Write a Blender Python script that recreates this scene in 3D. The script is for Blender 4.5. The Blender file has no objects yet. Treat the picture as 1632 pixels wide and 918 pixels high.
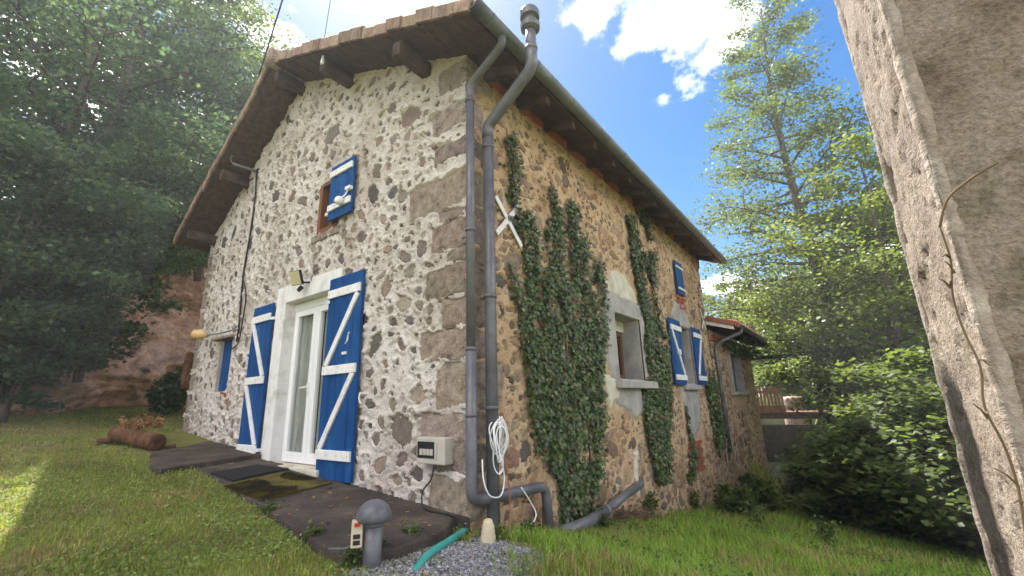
import bpy, math, random
import numpy as np
from mathutils import Matrix, Vector

# ------------------------------------------------------------------ camera, sky, sun, exposure
S = bpy.context.scene
C = S.collection
YAW, PITCH, ROLL, FPX = math.radians(36.7263), math.radians(14.5773), math.radians(-1.6364), 696.04
CAM = np.array([-2.853, -2.646, 0.0])
_f = np.array([math.cos(PITCH)*math.cos(YAW), math.cos(PITCH)*math.sin(YAW), math.sin(PITCH)])
_r0 = np.array([math.sin(YAW), -math.cos(YAW), 0.0]); _u0 = np.cross(_r0, _f)
_r = math.cos(ROLL)*_r0 + math.sin(ROLL)*_u0
_u = -math.sin(ROLL)*_r0 + math.cos(ROLL)*_u0
cd = bpy.data.cameras.new('camera'); cam = bpy.data.objects.new('camera', cd); C.objects.link(cam)
cd.sensor_width = 36.0; cd.lens = FPX/1632*36; cd.clip_start = 0.05; cd.clip_end = 3000
cam.matrix_world = Matrix(((_r[0], _u[0], -_f[0], CAM[0]), (_r[1], _u[1], -_f[1], CAM[1]), (_r[2], _u[2], -_f[2], CAM[2]), (0, 0, 0, 1)))
S.camera = cam
S.render.resolution_x, S.render.resolution_y = 1024, 576

SUN_AZ, SUN_EL = math.radians(58), math.radians(57)
world = bpy.data.worlds.new('World'); S.world = world; world.use_nodes = True
nt = world.node_tree; nt.nodes.clear()
def wn(t, **k):
    n = nt.nodes.new(t)
    for a, b in k.items(): setattr(n, a, b)
    return n
out = wn('ShaderNodeOutputWorld'); bg = wn('ShaderNodeBackground'); bg.inputs[1].default_value = 0.15
sky = wn('ShaderNodeTexSky', sky_type='NISHITA', sun_disc=False)
sky.sun_elevation = SUN_EL; sky.sun_rotation = math.radians(90) - SUN_AZ
sky.air_density = 1.0; sky.dust_density = 0.6; sky.ozone_density = 2.0
hs = wn('ShaderNodeHueSaturation'); hs.inputs['Saturation'].default_value = 1.6; hs.inputs['Value'].default_value = 0.25
tc = wn('ShaderNodeTexCoord'); sp = wn('ShaderNodeSeparateXYZ')
zz = wn('ShaderNodeMath', operation='ADD'); zz.inputs[1].default_value = 0.22
dx = wn('ShaderNodeMath', operation='DIVIDE'); dy = wn('ShaderNodeMath', operation='DIVIDE')
cb = wn('ShaderNodeCombineXYZ'); cb.inputs[2].default_value = 6.4
n1 = wn('ShaderNodeTexNoise'); n1.inputs['Scale'].default_value = 1.15; n1.inputs['Detail'].default_value = 9; n1.inputs['Roughness'].default_value = 0.57; n1.inputs['Distortion'].default_value = 0.25
rp = wn('ShaderNodeValToRGB'); rp.color_ramp.elements[0].position = 0.495; rp.color_ramp.elements[1].position = 0.655
mx = wn('ShaderNodeMix', data_type='RGBA')
mx.inputs['B'].default_value = (15.0, 13.6, 12.2, 1)
L = nt.links.new
L(tc.outputs['Generated'], sp.inputs[0]); L(sp.outputs['Z'], zz.inputs[0])
L(sp.outputs['X'], dx.inputs[0]); L(zz.outputs[0], dx.inputs[1]); L(sp.outputs['Y'], dy.inputs[0]); L(zz.outputs[0], dy.inputs[1])
L(dx.outputs[0], cb.inputs[0]); L(dy.outputs[0], cb.inputs[1]); L(cb.outputs[0], n1.inputs['Vector'])
L(n1.outputs['Fac'], rp.inputs[0]); L(sky.outputs[0], hs.inputs['Color']); L(hs.outputs[0], mx.inputs['A']); L(rp.outputs[0], mx.inputs['Factor'])
L(mx.outputs['Result'], bg.inputs[0]); L(bg.outputs[0], out.inputs[0])

sd = bpy.data.lights.new('sun', 'SUN'); sun = bpy.data.objects.new('sun', sd); C.objects.link(sun)
sd.energy = 3.4; sd.angle = math.radians(0.6); sd.color = (1.0, 0.94, 0.84)
sv = Vector((math.cos(SUN_EL)*math.cos(SUN_AZ), math.cos(SUN_EL)*math.sin(SUN_AZ), math.sin(SUN_EL)))
sun.rotation_euler = sv.to_track_quat('Z', 'Y').to_euler(); sun.location = (0, 0, 30)

S.render.engine = 'CYCLES'
S.view_settings.view_transform = 'Standard'; S.view_settings.look = 'None'; S.view_settings.gamma = 1.0
S.view_settings.use_curve_mapping = False
S.view_settings.exposure = 2.25

# ------------------------------------------------------------------ helpers
R = random.Random(5)
NR = np.random.default_rng(11)
def ray(px, py): return _f + _r*(px-816)/FPX + _u*(459-py)/FPX
def P(px, py, axis, val):
    d = ray(px, py); return CAM + d*((val-CAM[axis])/d[axis])
def GP(px, py, x=0.0): q = P(px, py, 0, x); return q[1], q[2]       # gable plane -> (y, z)
def LP(px, py, y=0.0): q = P(px, py, 1, y); return q[0], q[2]       # long wall plane -> (x, z)
def at(px, py, dist):
    d = ray(px, py); return CAM + d*dist/math.hypot(d[0], d[1])

def _hash(i, j, seed):
    h = (i*374761393 + j*668265263 + seed*1274126177) & 0x7fffffff
    h = ((h ^ (h >> 13))*1274126177) & 0x7fffffff
    return ((h ^ (h >> 16)) & 0xffff)/65535.0
def vn(u, v, scale, seed=0):
    u = np.asarray(u, float)*scale; v = np.asarray(v, float)*scale
    i = np.floor(u).astype(np.int64); j = np.floor(v).astype(np.int64)
    a = u-i; b = v-j; a = a*a*(3-2*a); b = b*b*(3-2*b)
    return (_hash(i, j, seed)*(1-a)+_hash(i+1, j, seed)*a)*(1-b) + (_hash(i, j+1, seed)*(1-a)+_hash(i+1, j+1, seed)*a)*b
def fbm(u, v, scale, seed=0, o=4):
    s = 0; w = 0.5
    for k in range(o): s = s + w*vn(u, v, scale*2**k, seed+k); w *= 0.5
    return s/(1-0.5**o)
def sst(x, a, b):
    t = np.clip((np.asarray(x, float)-a)/(b-a), 0, 1); return t*t*(3-2*t)

def inpoly(x, y, poly):
    x = np.asarray(x); y = np.asarray(y); ins = np.zeros(x.shape, bool); n = len(poly); j = n-1
    for i in range(n):
        xi, yi = poly[i]; xj, yj = poly[j]
        c = ((yi > y) != (yj > y)) & (x < (xj-xi)*(y-yi)/(yj-yi+1e-12)+xi)
        ins ^= c; j = i
    return ins

# -------- ground height
STREAM = [(60, 3.0), (30, 0.9), (19, -0.6), (13.5, -1.5), (10.6, -3.3), (9.4, -7), (8.6, -13), (8, -60), (8, -300)]
def dstream(x, y):
    d = np.full(np.shape(x), 1e9)
    for (ax, ay), (bx, by) in zip(STREAM[:-1], STREAM[1:]):
        vx, vy = bx-ax, by-ay; t = np.clip(((x-ax)*vx+(y-ay)*vy)/(vx*vx+vy*vy), 0, 1)
        d = np.minimum(d, np.hypot(x-ax-t*vx, y-ay-t*vy))
    return d
def ground(x, y):
    x = np.asarray(x, float); y = np.asarray(y, float)
    near = -0.965 + 0.098*np.clip(y, 0, 12) + 0.05*np.clip(y, -12, 0) - (0.12*sst(x, -.6, 1.6) + 0.155*np.clip(x, 0, 9))*(1-sst(y, 3, 9)*0.7)
    near = near + 0.03*(fbm(x, y, 0.6, 3)-0.5) + 0.03*(fbm(x, y, 2.2, 7)-0.5)
    far = -1.5 + 0.035*np.clip(x-12, 0, 60) + 0.25*(fbm(x, y, 0.15, 9)-0.5)
    z = near + (far-near)*sst(x + 0.25*np.clip(-y, 0, 10), 9.5, 13.5)*(1-sst(y, 4, 8))
    hill = sst(y - 0.6*np.sin(x*0.7) + 0.10*np.clip(-x, 0, 30), 12.2, 14.6)*(1-0.6*sst(x, 4, 10))
    z = z + hill*(3.3 + 0.28*np.clip(y-13, 0, 60))
    ds = dstream(x, y)
    z = np.where(ds < 3.2, z + (-3.1-z)*(1-sst(ds, 0.9, 2.3)), z)
    return z
def gz(x, y): return float(ground(np.array([x]), np.array([y]))[0])
def onground(px, py, off=0.0):
    d = ray(px, py); lo = 0.4
    for k in range(4000):
        t = 0.4+k*0.01; q = CAM+d*t
        if q[2] <= gz(q[0], q[1])+off: return q
    return q

# -------- mesh builder
class MB:
    def __init__(s): s.v = []; s.f = []
    def add(s, vs, fs):
        o = len(s.v); s.v += [tuple(map(float, q)) for q in vs]; s.f += [tuple(i+o for i in f) for f in fs]; return s
    def box(s, a, b):
        (x0, y0, z0), (x1, y1, z1) = a, b
        x0, x1 = min(x0, x1), max(x0, x1); y0, y1 = min(y0, y1), max(y0, y1); z0, z1 = min(z0, z1), max(z0, z1)
        return s.add([(x0, y0, z0), (x1, y0, z0), (x1, y1, z0), (x0, y1, z0), (x0, y0, z1), (x1, y0, z1), (x1, y1, z1), (x0, y1, z1)],
                     [(3, 2, 1, 0), (4, 5, 6, 7), (0, 1, 5, 4), (1, 2, 6, 5), (2, 3, 7, 6), (3, 0, 4, 7)])
    def bar(s, p, q, side, w, t):
        p = Vector(p); q = Vector(q); d = (q-p).normalized(); a = Vector(side); a = (a-d*a.dot(d)).normalized(); b = d.cross(a)
        vs = []
        for o in (p, q):
            for i, j in ((-1, -1), (1, -1), (1, 1), (-1, 1)): vs.append(o+a*(w/2*i)+b*(t/2*j))
        return s.add(vs, [(3, 2, 1, 0), (4, 5, 6, 7), (0, 1, 5, 4), (1, 2, 6, 5), (2, 3, 7, 6), (3, 0, 4, 7)])
    def tube(s, pts, r, n=8, cap=True):
        pts = [Vector(p) for p in pts]; m = len(pts); rs = r if hasattr(r, '__len__') else [r]*m
        up = None; vs = []; fs = []
        for i, p in enumerate(pts):
            d = (pts[min(i+1, m-1)]-pts[max(i-1, 0)])
            if d.length < 1e-9: d = Vector((0, 0, 1))
            d.normalize()
            if up is None:
                a = d.orthogonal().normalized()
            else:
                a = (up-d*up.dot(d)); a = a.normalized() if a.length > 1e-6 else d.orthogonal().normalized()
            up = a; b = d.cross(a)
            for k in range(n):
                t = 2*math.pi*k/n; vs.append(p+(a*math.cos(t)+b*math.sin(t))*rs[i])
        for i in range(m-1):
            for k in range(n):
                k2 = (k+1) % n; fs.append((i*n+k, i*n+k2, (i+1)*n+k2, (i+1)*n+k))
        if cap: fs.append(tuple(range(n-1, -1, -1))); fs.append(tuple((m-1)*n+k for k in range(n)))
        return s.add(vs, fs)
    def prism(s, pts, d):
        n = len(pts); d = Vector(d); vs = [Vector(p) for p in pts]; vs += [p+d for p in vs]
        return s.add(vs, [tuple(range(n-1, -1, -1)), tuple(range(n, 2*n))]+[(i, (i+1) % n, n+(i+1) % n, n+i) for i in range(n)])
    def lathe(s, c, prof, n=16, ax=(0, 0, 1)):
        ax = Vector(ax).normalized(); a = ax.orthogonal().normalized(); b = ax.cross(a); c = Vector(c); vs = []; fs = []
        for r, h in prof:
            for k in range(n):
                t = 2*math.pi*k/n; vs.append(c+ax*h+(a*math.cos(t)+b*math.sin(t))*max(r, 1e-4))
        for i in range(len(prof)-1):
            for k in range(n):
                k2 = (k+1) % n; fs.append((i*n+k, i*n+k2, (i+1)*n+k2, (i+1)*n+k))
        return s.add(vs, fs)
    def build(s, name, mat, parent=None, smooth=False, bevel=0, col=None, kind=None, label=None):
        return mesh(name, s.v, s.f, mat, parent, smooth, bevel, col, kind, label)

def finish(o, parent, kind, label):
    C.objects.link(o)
    if parent is not None:
        o.parent = parent
        w = Matrix.Identity(4); q = parent
        o.matrix_parent_inverse = parent_world(parent).inverted()
    if kind: o['kind'] = kind
    if label: o['label'] = label
    return o
def parent_world(p):
    if p.parent is None: return Matrix.LocRotScale(p.location, p.rotation_euler, p.scale)
    return parent_world(p.parent) @ p.matrix_parent_inverse @ Matrix.LocRotScale(p.location, p.rotation_euler, p.scale)
def mesh(name, v, f, mat, parent=None, smooth=False, bevel=0, col=None, kind=None, label=None):
    me = bpy.data.meshes.new(name); me.from_pydata(v, [], f); me.materials.append(mat)
    if smooth: me.polygons.foreach_set('use_smooth', [True]*len(me.polygons))
    if col is not None: setcol(me, col)
    me.update()
    o = bpy.data.objects.new(name, me)
    finish(o, parent, kind, label)
    if bevel:
        b = o.modifiers.new('bevel', 'BEVEL'); b.width = bevel; b.segments = 2; b.limit_method = 'ANGLE'; b.angle_limit = math.radians(40)
    return o
def setcol(me, col):
    a = me.color_attributes.new('col', 'FLOAT_COLOR', 'POINT'); n = len(me.vertices)
    c = np.ones((n, 4), np.float32); c[:, :3] = np.asarray(col, np.float32); a.data.foreach_set('color', c.ravel())
def npmesh(name, V, F, mat, parent=None, smooth=False, col=None, kind=None, label=None):
    me = bpy.data.meshes.new(name); V = np.asarray(V, np.float32); F = np.asarray(F, np.int32); n, k = F.shape
    me.vertices.add(len(V)); me.vertices.foreach_set('co', V.ravel())
    me.loops.add(n*k); me.loops.foreach_set('vertex_index', F.ravel())
    me.polygons.add(n); me.polygons.foreach_set('loop_start', np.arange(0, n*k, k, dtype=np.int32))
    try: me.polygons.foreach_set('loop_total', np.full(n, k, np.int32))
    except Exception: pass
    if smooth: me.polygons.foreach_set('use_smooth', np.ones(n, bool))
    me.materials.append(mat); me.update(calc_edges=True)
    if col is not None: setcol(me, col)
    o = bpy.data.objects.new(name, me); return finish(o, parent, kind, label)
def tag(o, label, cat, group=None):
    o['label'] = label; o['category'] = cat
    if group: o['group'] = group
    return o
def thing(name, label, cat, loc, group=None):
    o = bpy.data.objects.new(name, None); C.objects.link(o); o.location = tuple(map(float, loc)); o.empty_display_size = 0.2
    return tag(o, label, cat, group)

# -------- materials
MATS = {}
def mat(name, cols, scale=3.0, rough=0.8, bump=0.0, bscale=40.0, detail=6, attr=False, spec=0.3, fine=None, metal=0.0, stretch=None, pos=None, transl=0.0, coat=0.0):
    m = bpy.data.materials.new(name); m.use_nodes = True; t = m.node_tree; N = t.nodes; K = t.links.new
    b = N['Principled BSDF']; b.inputs['Roughness'].default_value = rough; b.inputs['Specular IOR Level'].default_value = spec; b.inputs['Metallic'].default_value = metal
    if coat: b.inputs['Coat Weight'].default_value = coat
    co = N.new('ShaderNodeTexCoord'); vec = co.outputs['Object']
    if stretch:
        mp = N.new('ShaderNodeMapping'); mp.inputs['Scale'].default_value = stretch; K(vec, mp.inputs[0]); vec = mp.outputs[0]
    ns = N.new('ShaderNodeTexNoise'); ns.inputs['Scale'].default_value = scale; ns.inputs['Detail'].default_value = detail; ns.inputs['Roughness'].default_value = 0.62; K(vec, ns.inputs['Vector'])
    r = N.new('ShaderNodeValToRGB'); cr = r.color_ramp; n = len(cols)
    ps = pos or [0.5+(i-(n-1)/2)*(0.34/max(n-1, 1)) for i in range(n)]
    while len(cr.elements) < n: cr.elements.new(0.5)
    for e, p, c in zip(cr.elements, ps, cols): e.position = p; e.color = (*c, 1)
    K(ns.outputs['Fac'], r.inputs[0]); c = r.outputs[0]
    if attr:
        a = N.new('ShaderNodeAttribute'); a.attribute_name = 'col'
        m1 = N.new('ShaderNodeMix'); m1.data_type = 'RGBA'; m1.blend_type = 'MULTIPLY'; m1.inputs['Factor'].default_value = 1
        K(a.outputs['Color'], m1.inputs['A']); K(c, m1.inputs['B']); c = m1.outputs['Result']
    f2 = N.new('ShaderNodeTexNoise'); f2.inputs['Scale'].default_value = bscale; f2.inputs['Detail'].default_value = 5; f2.inputs['Roughness'].default_value = 0.65; K(vec, f2.inputs['Vector'])
    if fine:
        r2 = N.new('ShaderNodeValToRGB'); r2.color_ramp.elements[0].position = 0.3; r2.color_ramp.elements[1].position = 0.7
        lo = 1-fine; hi = 1+fine*0.6
        r2.color_ramp.elements[0].color = (lo, lo, lo, 1); r2.color_ramp.elements[1].color = (hi, hi, hi, 1); K(f2.outputs['Fac'], r2.inputs[0])
        m2 = N.new('ShaderNodeMix'); m2.data_type = 'RGBA'; m2.blend_type = 'MULTIPLY'; m2.inputs['Factor'].default_value = 1
        K(c, m2.inputs['A']); K(r2.outputs[0], m2.inputs['B']); c = m2.outputs['Result']
    K(c, b.inputs['Base Color'])
    if bump:
        bp = N.new('ShaderNodeBump'); bp.inputs['Strength'].default_value = bump; bp.inputs['Distance'].default_value = 0.02; K(f2.outputs['Fac'], bp.inputs['Height']); K(bp.outputs[0], b.inputs['Normal'])
    if transl:
        tr = N.new('ShaderNodeBsdfTranslucent'); ms = N.new('ShaderNodeMixShader'); ms.inputs[0].default_value = transl
        hs = N.new('ShaderNodeHueSaturation'); hs.inputs['Hue'].default_value = 0.485; hs.inputs['Saturation'].default_value = 1.15; hs.inputs['Value'].default_value = 1.6
        K(c, hs.inputs['Color']); K(hs.outputs[0], tr.inputs['Color']); K(b.outputs[0], ms.inputs[1]); K(tr.outputs[0], ms.inputs[2]); K(ms.outputs[0], N['Material Output'].inputs['Surface'])
    MATS[name] = m; return m
W1 = [(1, 1, 1), (0.8, 0.8, 0.8)]
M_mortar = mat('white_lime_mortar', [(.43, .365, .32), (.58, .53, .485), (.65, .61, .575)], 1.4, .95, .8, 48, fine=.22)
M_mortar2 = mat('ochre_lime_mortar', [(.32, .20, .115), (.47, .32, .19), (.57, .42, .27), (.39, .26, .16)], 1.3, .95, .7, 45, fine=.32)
M_stone = mat('field_stone', [(.7, .7, .7), (1, 1, 1), (1.2, 1.15, 1.1)], 9, .9, .6, 60, attr=True, fine=.35)
M_granite = mat('granite_block', [(.17, .14, .12), (.30, .24, .20), (.36, .295, .25), (.43, .37, .315)], 11, .92, 1.0, 90, fine=.5, attr=True)
M_cement = mat('grey_cement_render', [(.26, .25, .235), (.36, .345, .325), (.43, .415, .39)], 3, .9, .3, 70, fine=.15)
M_plaster = mat('pale_plaster', [(.42, .38, .28), (.56, .53, .43), (.63, .60, .52)], 4, .92, .35, 60, fine=.15)
M_white = mat('white_paint', [(.52, .50, .46), (.70, .69, .67), (.78, .78, .77)], 8, .5, .15, 60, fine=.1, pos=[.3, .42, .55], detail=9)
M_whited = mat('weathered_white_paint', [(.52, .50, .46), (.72, .71, .69), (.76, .75, .74)], 4, .7, .2, 60, fine=.1)
M_blue = mat('blue_paint', [(.003, .045, .17), (.004, .058, .21), (.006, .070, .24), (.022, .105, .27)], 7, .5, .25, 60, fine=.16, stretch=(1, 1, .2), detail=10)
M_pvcw = mat('white_plastic', [(.76, .77, .77), (.80, .80, .80)], 3, .3)
M_pvc = mat('grey_plastic_pipe', [(.085, .088, .10), (.12, .123, .138), (.15, .153, .168)], 5, .33, .04, 80, fine=.12)
M_zinc = mat('weathered_zinc', [(.10, .115, .11), (.16, .175, .175), (.20, .21, .22)], 4, .5, .1, 40, fine=.2, metal=.2)
M_soffit = mat('dark_stained_board', [(.05, .032, .026), (.085, .056, .045), (.11, .075, .06)], 4, .85, .3, 60, fine=.3, stretch=(3, 3, 3))
M_beam = mat('weathered_beam', [(.045, .032, .027), (.08, .058, .048), (.11, .082, .07)], 5, .9, .3, 50, fine=.3)
M_tile = mat('weathered_clay_tile', [(.15, .11, .085), (.24, .17, .13), (.32, .27, .225), (.19, .17, .135)], 9, .9, .5, 50, fine=.35)
M_verge = mat('verge_clay_tile', [(.55, .5, .46), (.9, .85, .8), (1.1, 1.1, 1.1)], 10, .9, .6, 45, fine=.35, attr=True, stretch=(1, 1, .4))
M_tile2 = mat('red_clay_tile', [(.24, .085, .045), (.33, .13, .07), (.28, .12, .08)], 5, .9, .4, 50, fine=.3)
M_brick = mat('red_brick', [(.26, .075, .04), (.35, .11, .06), (.30, .12, .08)], 6, .9, .4, 70, fine=.3)
M_woodred = mat('varnished_window_wood', [(.14, .055, .025), (.22, .095, .045)], 8, .5, .1, 60, fine=.25, stretch=(1, 1, .1))
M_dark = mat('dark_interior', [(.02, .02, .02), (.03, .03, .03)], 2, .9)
M_black = mat('black_rubber', [(.012, .012, .013), (.022, .022, .023)], 20, .75, .4, 120, fine=.3)
M_cable = mat('black_cable', [(.015, .015, .016), (.025, .025, .025)], 5, .6)
M_moss = mat('mossy_mat', [(.035, .036, .036), (.06, .055, .03), (.14, .115, .02), (.19, .15, .03)], 3.2, .95, .9, 130, fine=.5)
M_slab = mat('old_dark_concrete', [(.040, .033, .028), (.066, .054, .044), (.10, .079, .061), (.20, .155, .11)], 2.6, .93, .5, 60, fine=.4, pos=[.3, .48, .6, .75])
M_curtain = mat('grey_curtain', [(.66, .65, .62), (.76, .75, .72)], 3, .9, transl=.3)
M_leafdead = mat('dead_leaf', [(.12, .05, .02), (.25, .12, .05), (.30, .2, .1)], 8, .8)
M_ivy = mat('ivy_leaf', [(.8, .8, .8), (1.1, 1.1, 1.1)], 20, .42, .1, 90, attr=True, spec=.5, transl=.15)
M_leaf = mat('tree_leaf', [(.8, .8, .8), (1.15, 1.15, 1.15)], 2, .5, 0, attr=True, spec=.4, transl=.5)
M_leafd = mat('shade_leaf', [(.8, .8, .8), (1.15, 1.15, 1.15)], 2, .55, 0, attr=True, spec=.3, transl=.38)  # shaded copy of the tree leaf, lets less light through
M_grass = mat('grass_blade', [(.8, .8, .8), (1.15, 1.15, 1.15)], 1.5, .6, 0, attr=True, spec=.25, transl=.35)
M_bark = mat('tree_bark', [(.055, .042, .034), (.10, .08, .066), (.14, .115, .10)], 7, .95, .8, 30, fine=.4, stretch=(1, 1, .3))
M_stem = mat('ivy_stem', [(.09, .06, .04), (.16, .11, .075)], 10, .9, .4, 60)
M_soil = mat('soil_and_turf', [(.13, .10, .05), (.17, .17, .05), (.19, .205, .055), (.24, .195, .095)], 1.3, .97, .8, 50, fine=.45)
M_gravel = mat('slate_gravel', [(.8, .8, .8), (1.2, 1.2, 1.2)], 30, .75, .2, 120, attr=True)
M_rock = mat('cliff_rock', [(.15, .11, .09), (.31, .215, .17), (.42, .31, .25), (.26, .215, .19)], 2.2, .9, .9, 14, fine=.35, detail=9)
M_pillar = mat('rendered_pillar', [(.165, .128, .10), (.265, .212, .17), (.33, .275, .23), (.215, .178, .13)], 5, .93, .9, 90, fine=.4, detail=9)
M_pale = mat('pale_worn_render', [(.21, .17, .14), (.31, .262, .225), (.385, .34, .30)], 12, .93, .7, 45, fine=.25)
M_twig = mat('dry_twig', [(.10, .065, .04), (.17, .115, .075)], 10, .9)
M_log = mat('old_log', [(.055, .028, .016), (.12, .06, .03), (.19, .10, .05)], 7, .9, .8, 40, fine=.35, stretch=(1, 1, 1))
M_added_wall = mat('added_wall_stone', [(.03, .028, .024), (.06, .052, .043), (.09, .08, .065)], 3, .6, .8, 12, fine=.4)  # dark stone for the wall added behind the water
M_water = mat('stream_water', [(.012, .014, .011), (.02, .022, .016)], 2, .12, .6, 6, spec=.3)
M_cream = mat('cream_plastic', [(.50, .44, .31), (.60, .54, .40)], 6, .5, .05, 60, fine=.1)
M_amber = mat('amber_lamp_shade', [(.55, .36, .14), (.62, .43, .19)], 6, .5)
M_box = mat('light_grey_casing', [(.42, .40, .35), (.50, .48, .43)], 6, .5)
M_hose = mat('green_hose', [(.03, .22, .20), (.05, .30, .26)], 6, .5)
M_copper = mat('red_wire', [(.30, .10, .06), (.35, .13, .08)], 6, .5)
M_red = mat('red_switch', [(.45, .03, .02), (.5, .04, .03)], 6, .4)
M_fence = mat('brown_fence_wood', [(.14, .075, .05), (.22, .12, .085), (.27, .16, .12)], 5, .85, .3, 40, fine=.25)
M_tank = mat('pink_tank', [(.26, .18, .155), (.33, .23, .20)], 2, .6)
M_yellow = mat('yellowed_lamp_glass', [(.48, .42, .25), (.55, .48, .30)], 6, .3)
def glass_mat():
    m = bpy.data.materials.new('window_glass'); m.use_nodes = True; t = m.node_tree; N = t.nodes; K = t.links.new
    N.remove(N['Principled BSDF']); g = N.new('ShaderNodeBsdfGlossy'); g.inputs['Roughness'].default_value = .01
    tr = N.new('ShaderNodeBsdfTransparent'); tr.inputs[0].default_value = (.86, .88, .87, 1); fr = N.new('ShaderNodeFresnel'); ge = N.new('ShaderNodeNewGeometry'); mr = N.new('ShaderNodeMapRange'); mr.inputs['To Min'].default_value = 1.5; mr.inputs['To Max'].default_value = 1/1.5; K(ge.outputs['Backfacing'], mr.inputs['Value']); K(mr.outputs[0], fr.inputs[0])
    ms = N.new('ShaderNodeMixShader'); K(fr.outputs[0], ms.inputs[0]); K(tr.outputs[0], ms.inputs[1]); K(g.outputs[0], ms.inputs[2]); K(ms.outputs[0], N['Material Output'].inputs['Surface'])
    return m
M_glass = glass_mat()

# ------------------------------------------------------------------ ground, cliff, water
def axis(lo, hi, step, far):
    a = list(np.arange(lo, hi+1e-6, step)); s = step; p = hi; q = lo; pre = []
    while p < far: s *= 1.35; p += s; a.append(p)
    s = step
    while q > -far: s *= 1.35; q -= s; pre.append(q)
    return np.array(pre[::-1]+a)
gx = axis(-8, 20, 0.2, 420); gy = axis(-10, 15, 0.2, 420)
X, Y = np.meshgrid(gx, gy, indexing='xy'); Z = ground(X, Y)
hx, hy = (X > .15) & (X < 8.7) & (Y > .15) & (Y < 6.4), None
V = np.stack([X, Y, Z], -1).reshape(-1, 3); nx, ny = len(gx), len(gy)
I = (np.arange(ny-1)[:, None]*nx+np.arange(nx-1)[None]).reshape(-1)
npmesh('ground', V, np.stack([I, I+1, I+1+nx, I+nx], -1), M_soil, smooth=True, kind='structure')
ws = MB(); wl = []; wr = []
for k, (x, y) in enumerate(STREAM[:7]):
    a = STREAM[max(k-1, 0)]; b = STREAM[min(k+1, 6)]; d = Vector((b[0]-a[0], b[1]-a[1])).normalized(); n = Vector((-d.y, d.x))
    wl.append((x+n.x*2.4, y+n.y*2.4, -2.62)); wr.append((x-n.x*2.4, y-n.y*2.4, -2.62))
for k in range(2, 6): ws.add([wl[k], wr[k], wr[k+1], wl[k+1]], [(0, 1, 2, 3)])
ws.build('stream_water', M_water, kind='structure')
MB().box((18.7, -4.5, -3.4), (19.3, 3.0, -1.25)).build('added_wall', M_added_wall, kind='structure', bevel=.05)  # added dark wall, makes the water reflect dark instead of bright sky

# rock face on the hillside
def cliff():
    us = np.arange(-14, 6, .07); vs = np.arange(-.4, 5.2, .065); U, Vv = np.meshgrid(us, vs)
    led = fbm(U*.55+Vv*.35, Vv*1.5-U*.3, .9, 21, 4); blk = np.floor(fbm(U+Vv*.4, Vv*1.4, .7, 33, 2)*7)/7
    dep = 1.5*(led-.5)+1.6*(blk-.5)+.45*(fbm(U+.5*Vv, Vv*1.6, 2.4, 40, 4)-.5)
    Yc = 10.75+0.6*np.sin(U*.7)-.10*np.clip(-U, 0, 30)+.30*Vv-dep
    Zc = .1+Vv*.85+.06*(fbm(U, Vv, 2, 50)-.5)
    n, m = U.shape; I = (np.arange(n-1)[:, None]*m+np.arange(m-1)[None]).reshape(-1)
    o = npmesh('cliff', np.stack([U, Yc, Zc], -1).reshape(-1, 3), np.stack([I, I+1, I+1+m, I+m], -1), M_rock, kind='structure')
cliff()

# ------------------------------------------------------------------ the stone house
GW, HL = 6.66, 8.9                     # gable width, length
RY, RZ = 3.56, 5.10                    # ridge
def soff(y):                           # soffit height over y
    y = np.asarray(y, float); return np.where(y < RY, 3.59+.4241*y, RZ-(y-RY)*.64)
house = thing('stone_house', 'tall stone house with white gable, blue shutters and overhanging tiled roof', 'house', (HL/2, GW/2, gz(0, 0)))

def stones_for(inside, umin, umax, vmin, vmax, sizes, seed, gap, aspect=(.55, .95), kk=(6, 9)):
    rr = random.Random(seed); out = []; pu = np.zeros(0); pv = np.zeros(0); pa = np.zeros(0)
    for n, lo, hi in sizes:
        for _ in range(n):
            a = rr.uniform(lo, hi); u = rr.uniform(umin, umax); v = rr.uniform(vmin, vmax); b = a*rr.uniform(*aspect)
            if not inside(u, v, a*1.15): continue
            if len(pu) and np.any(np.hypot((pu-u), (pv-v)*1.25) < (pa+a)*gap): continue
            pu = np.append(pu, u); pv = np.append(pv, v); pa = np.append(pa, a)
            k = rr.randint(kk[0], kk[1])
            out.append(dict(u=u, v=v, a=a, b=b, rot=rr.gauss(0, .4), k=k, rs=[rr.uniform(.62, 1.18) for _ in range(k)], seed=rr.random()))
    return out
def srad(s, th):
    t = (th % (2*np.pi))/(2*np.pi)*s['k']; i = np.floor(t).astype(int) % s['k']; fr = t-np.floor(t); rs = np.array(s['rs'])
    return rs[i]*(1-fr)+rs[(i+1) % s['k']]*fr
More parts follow.
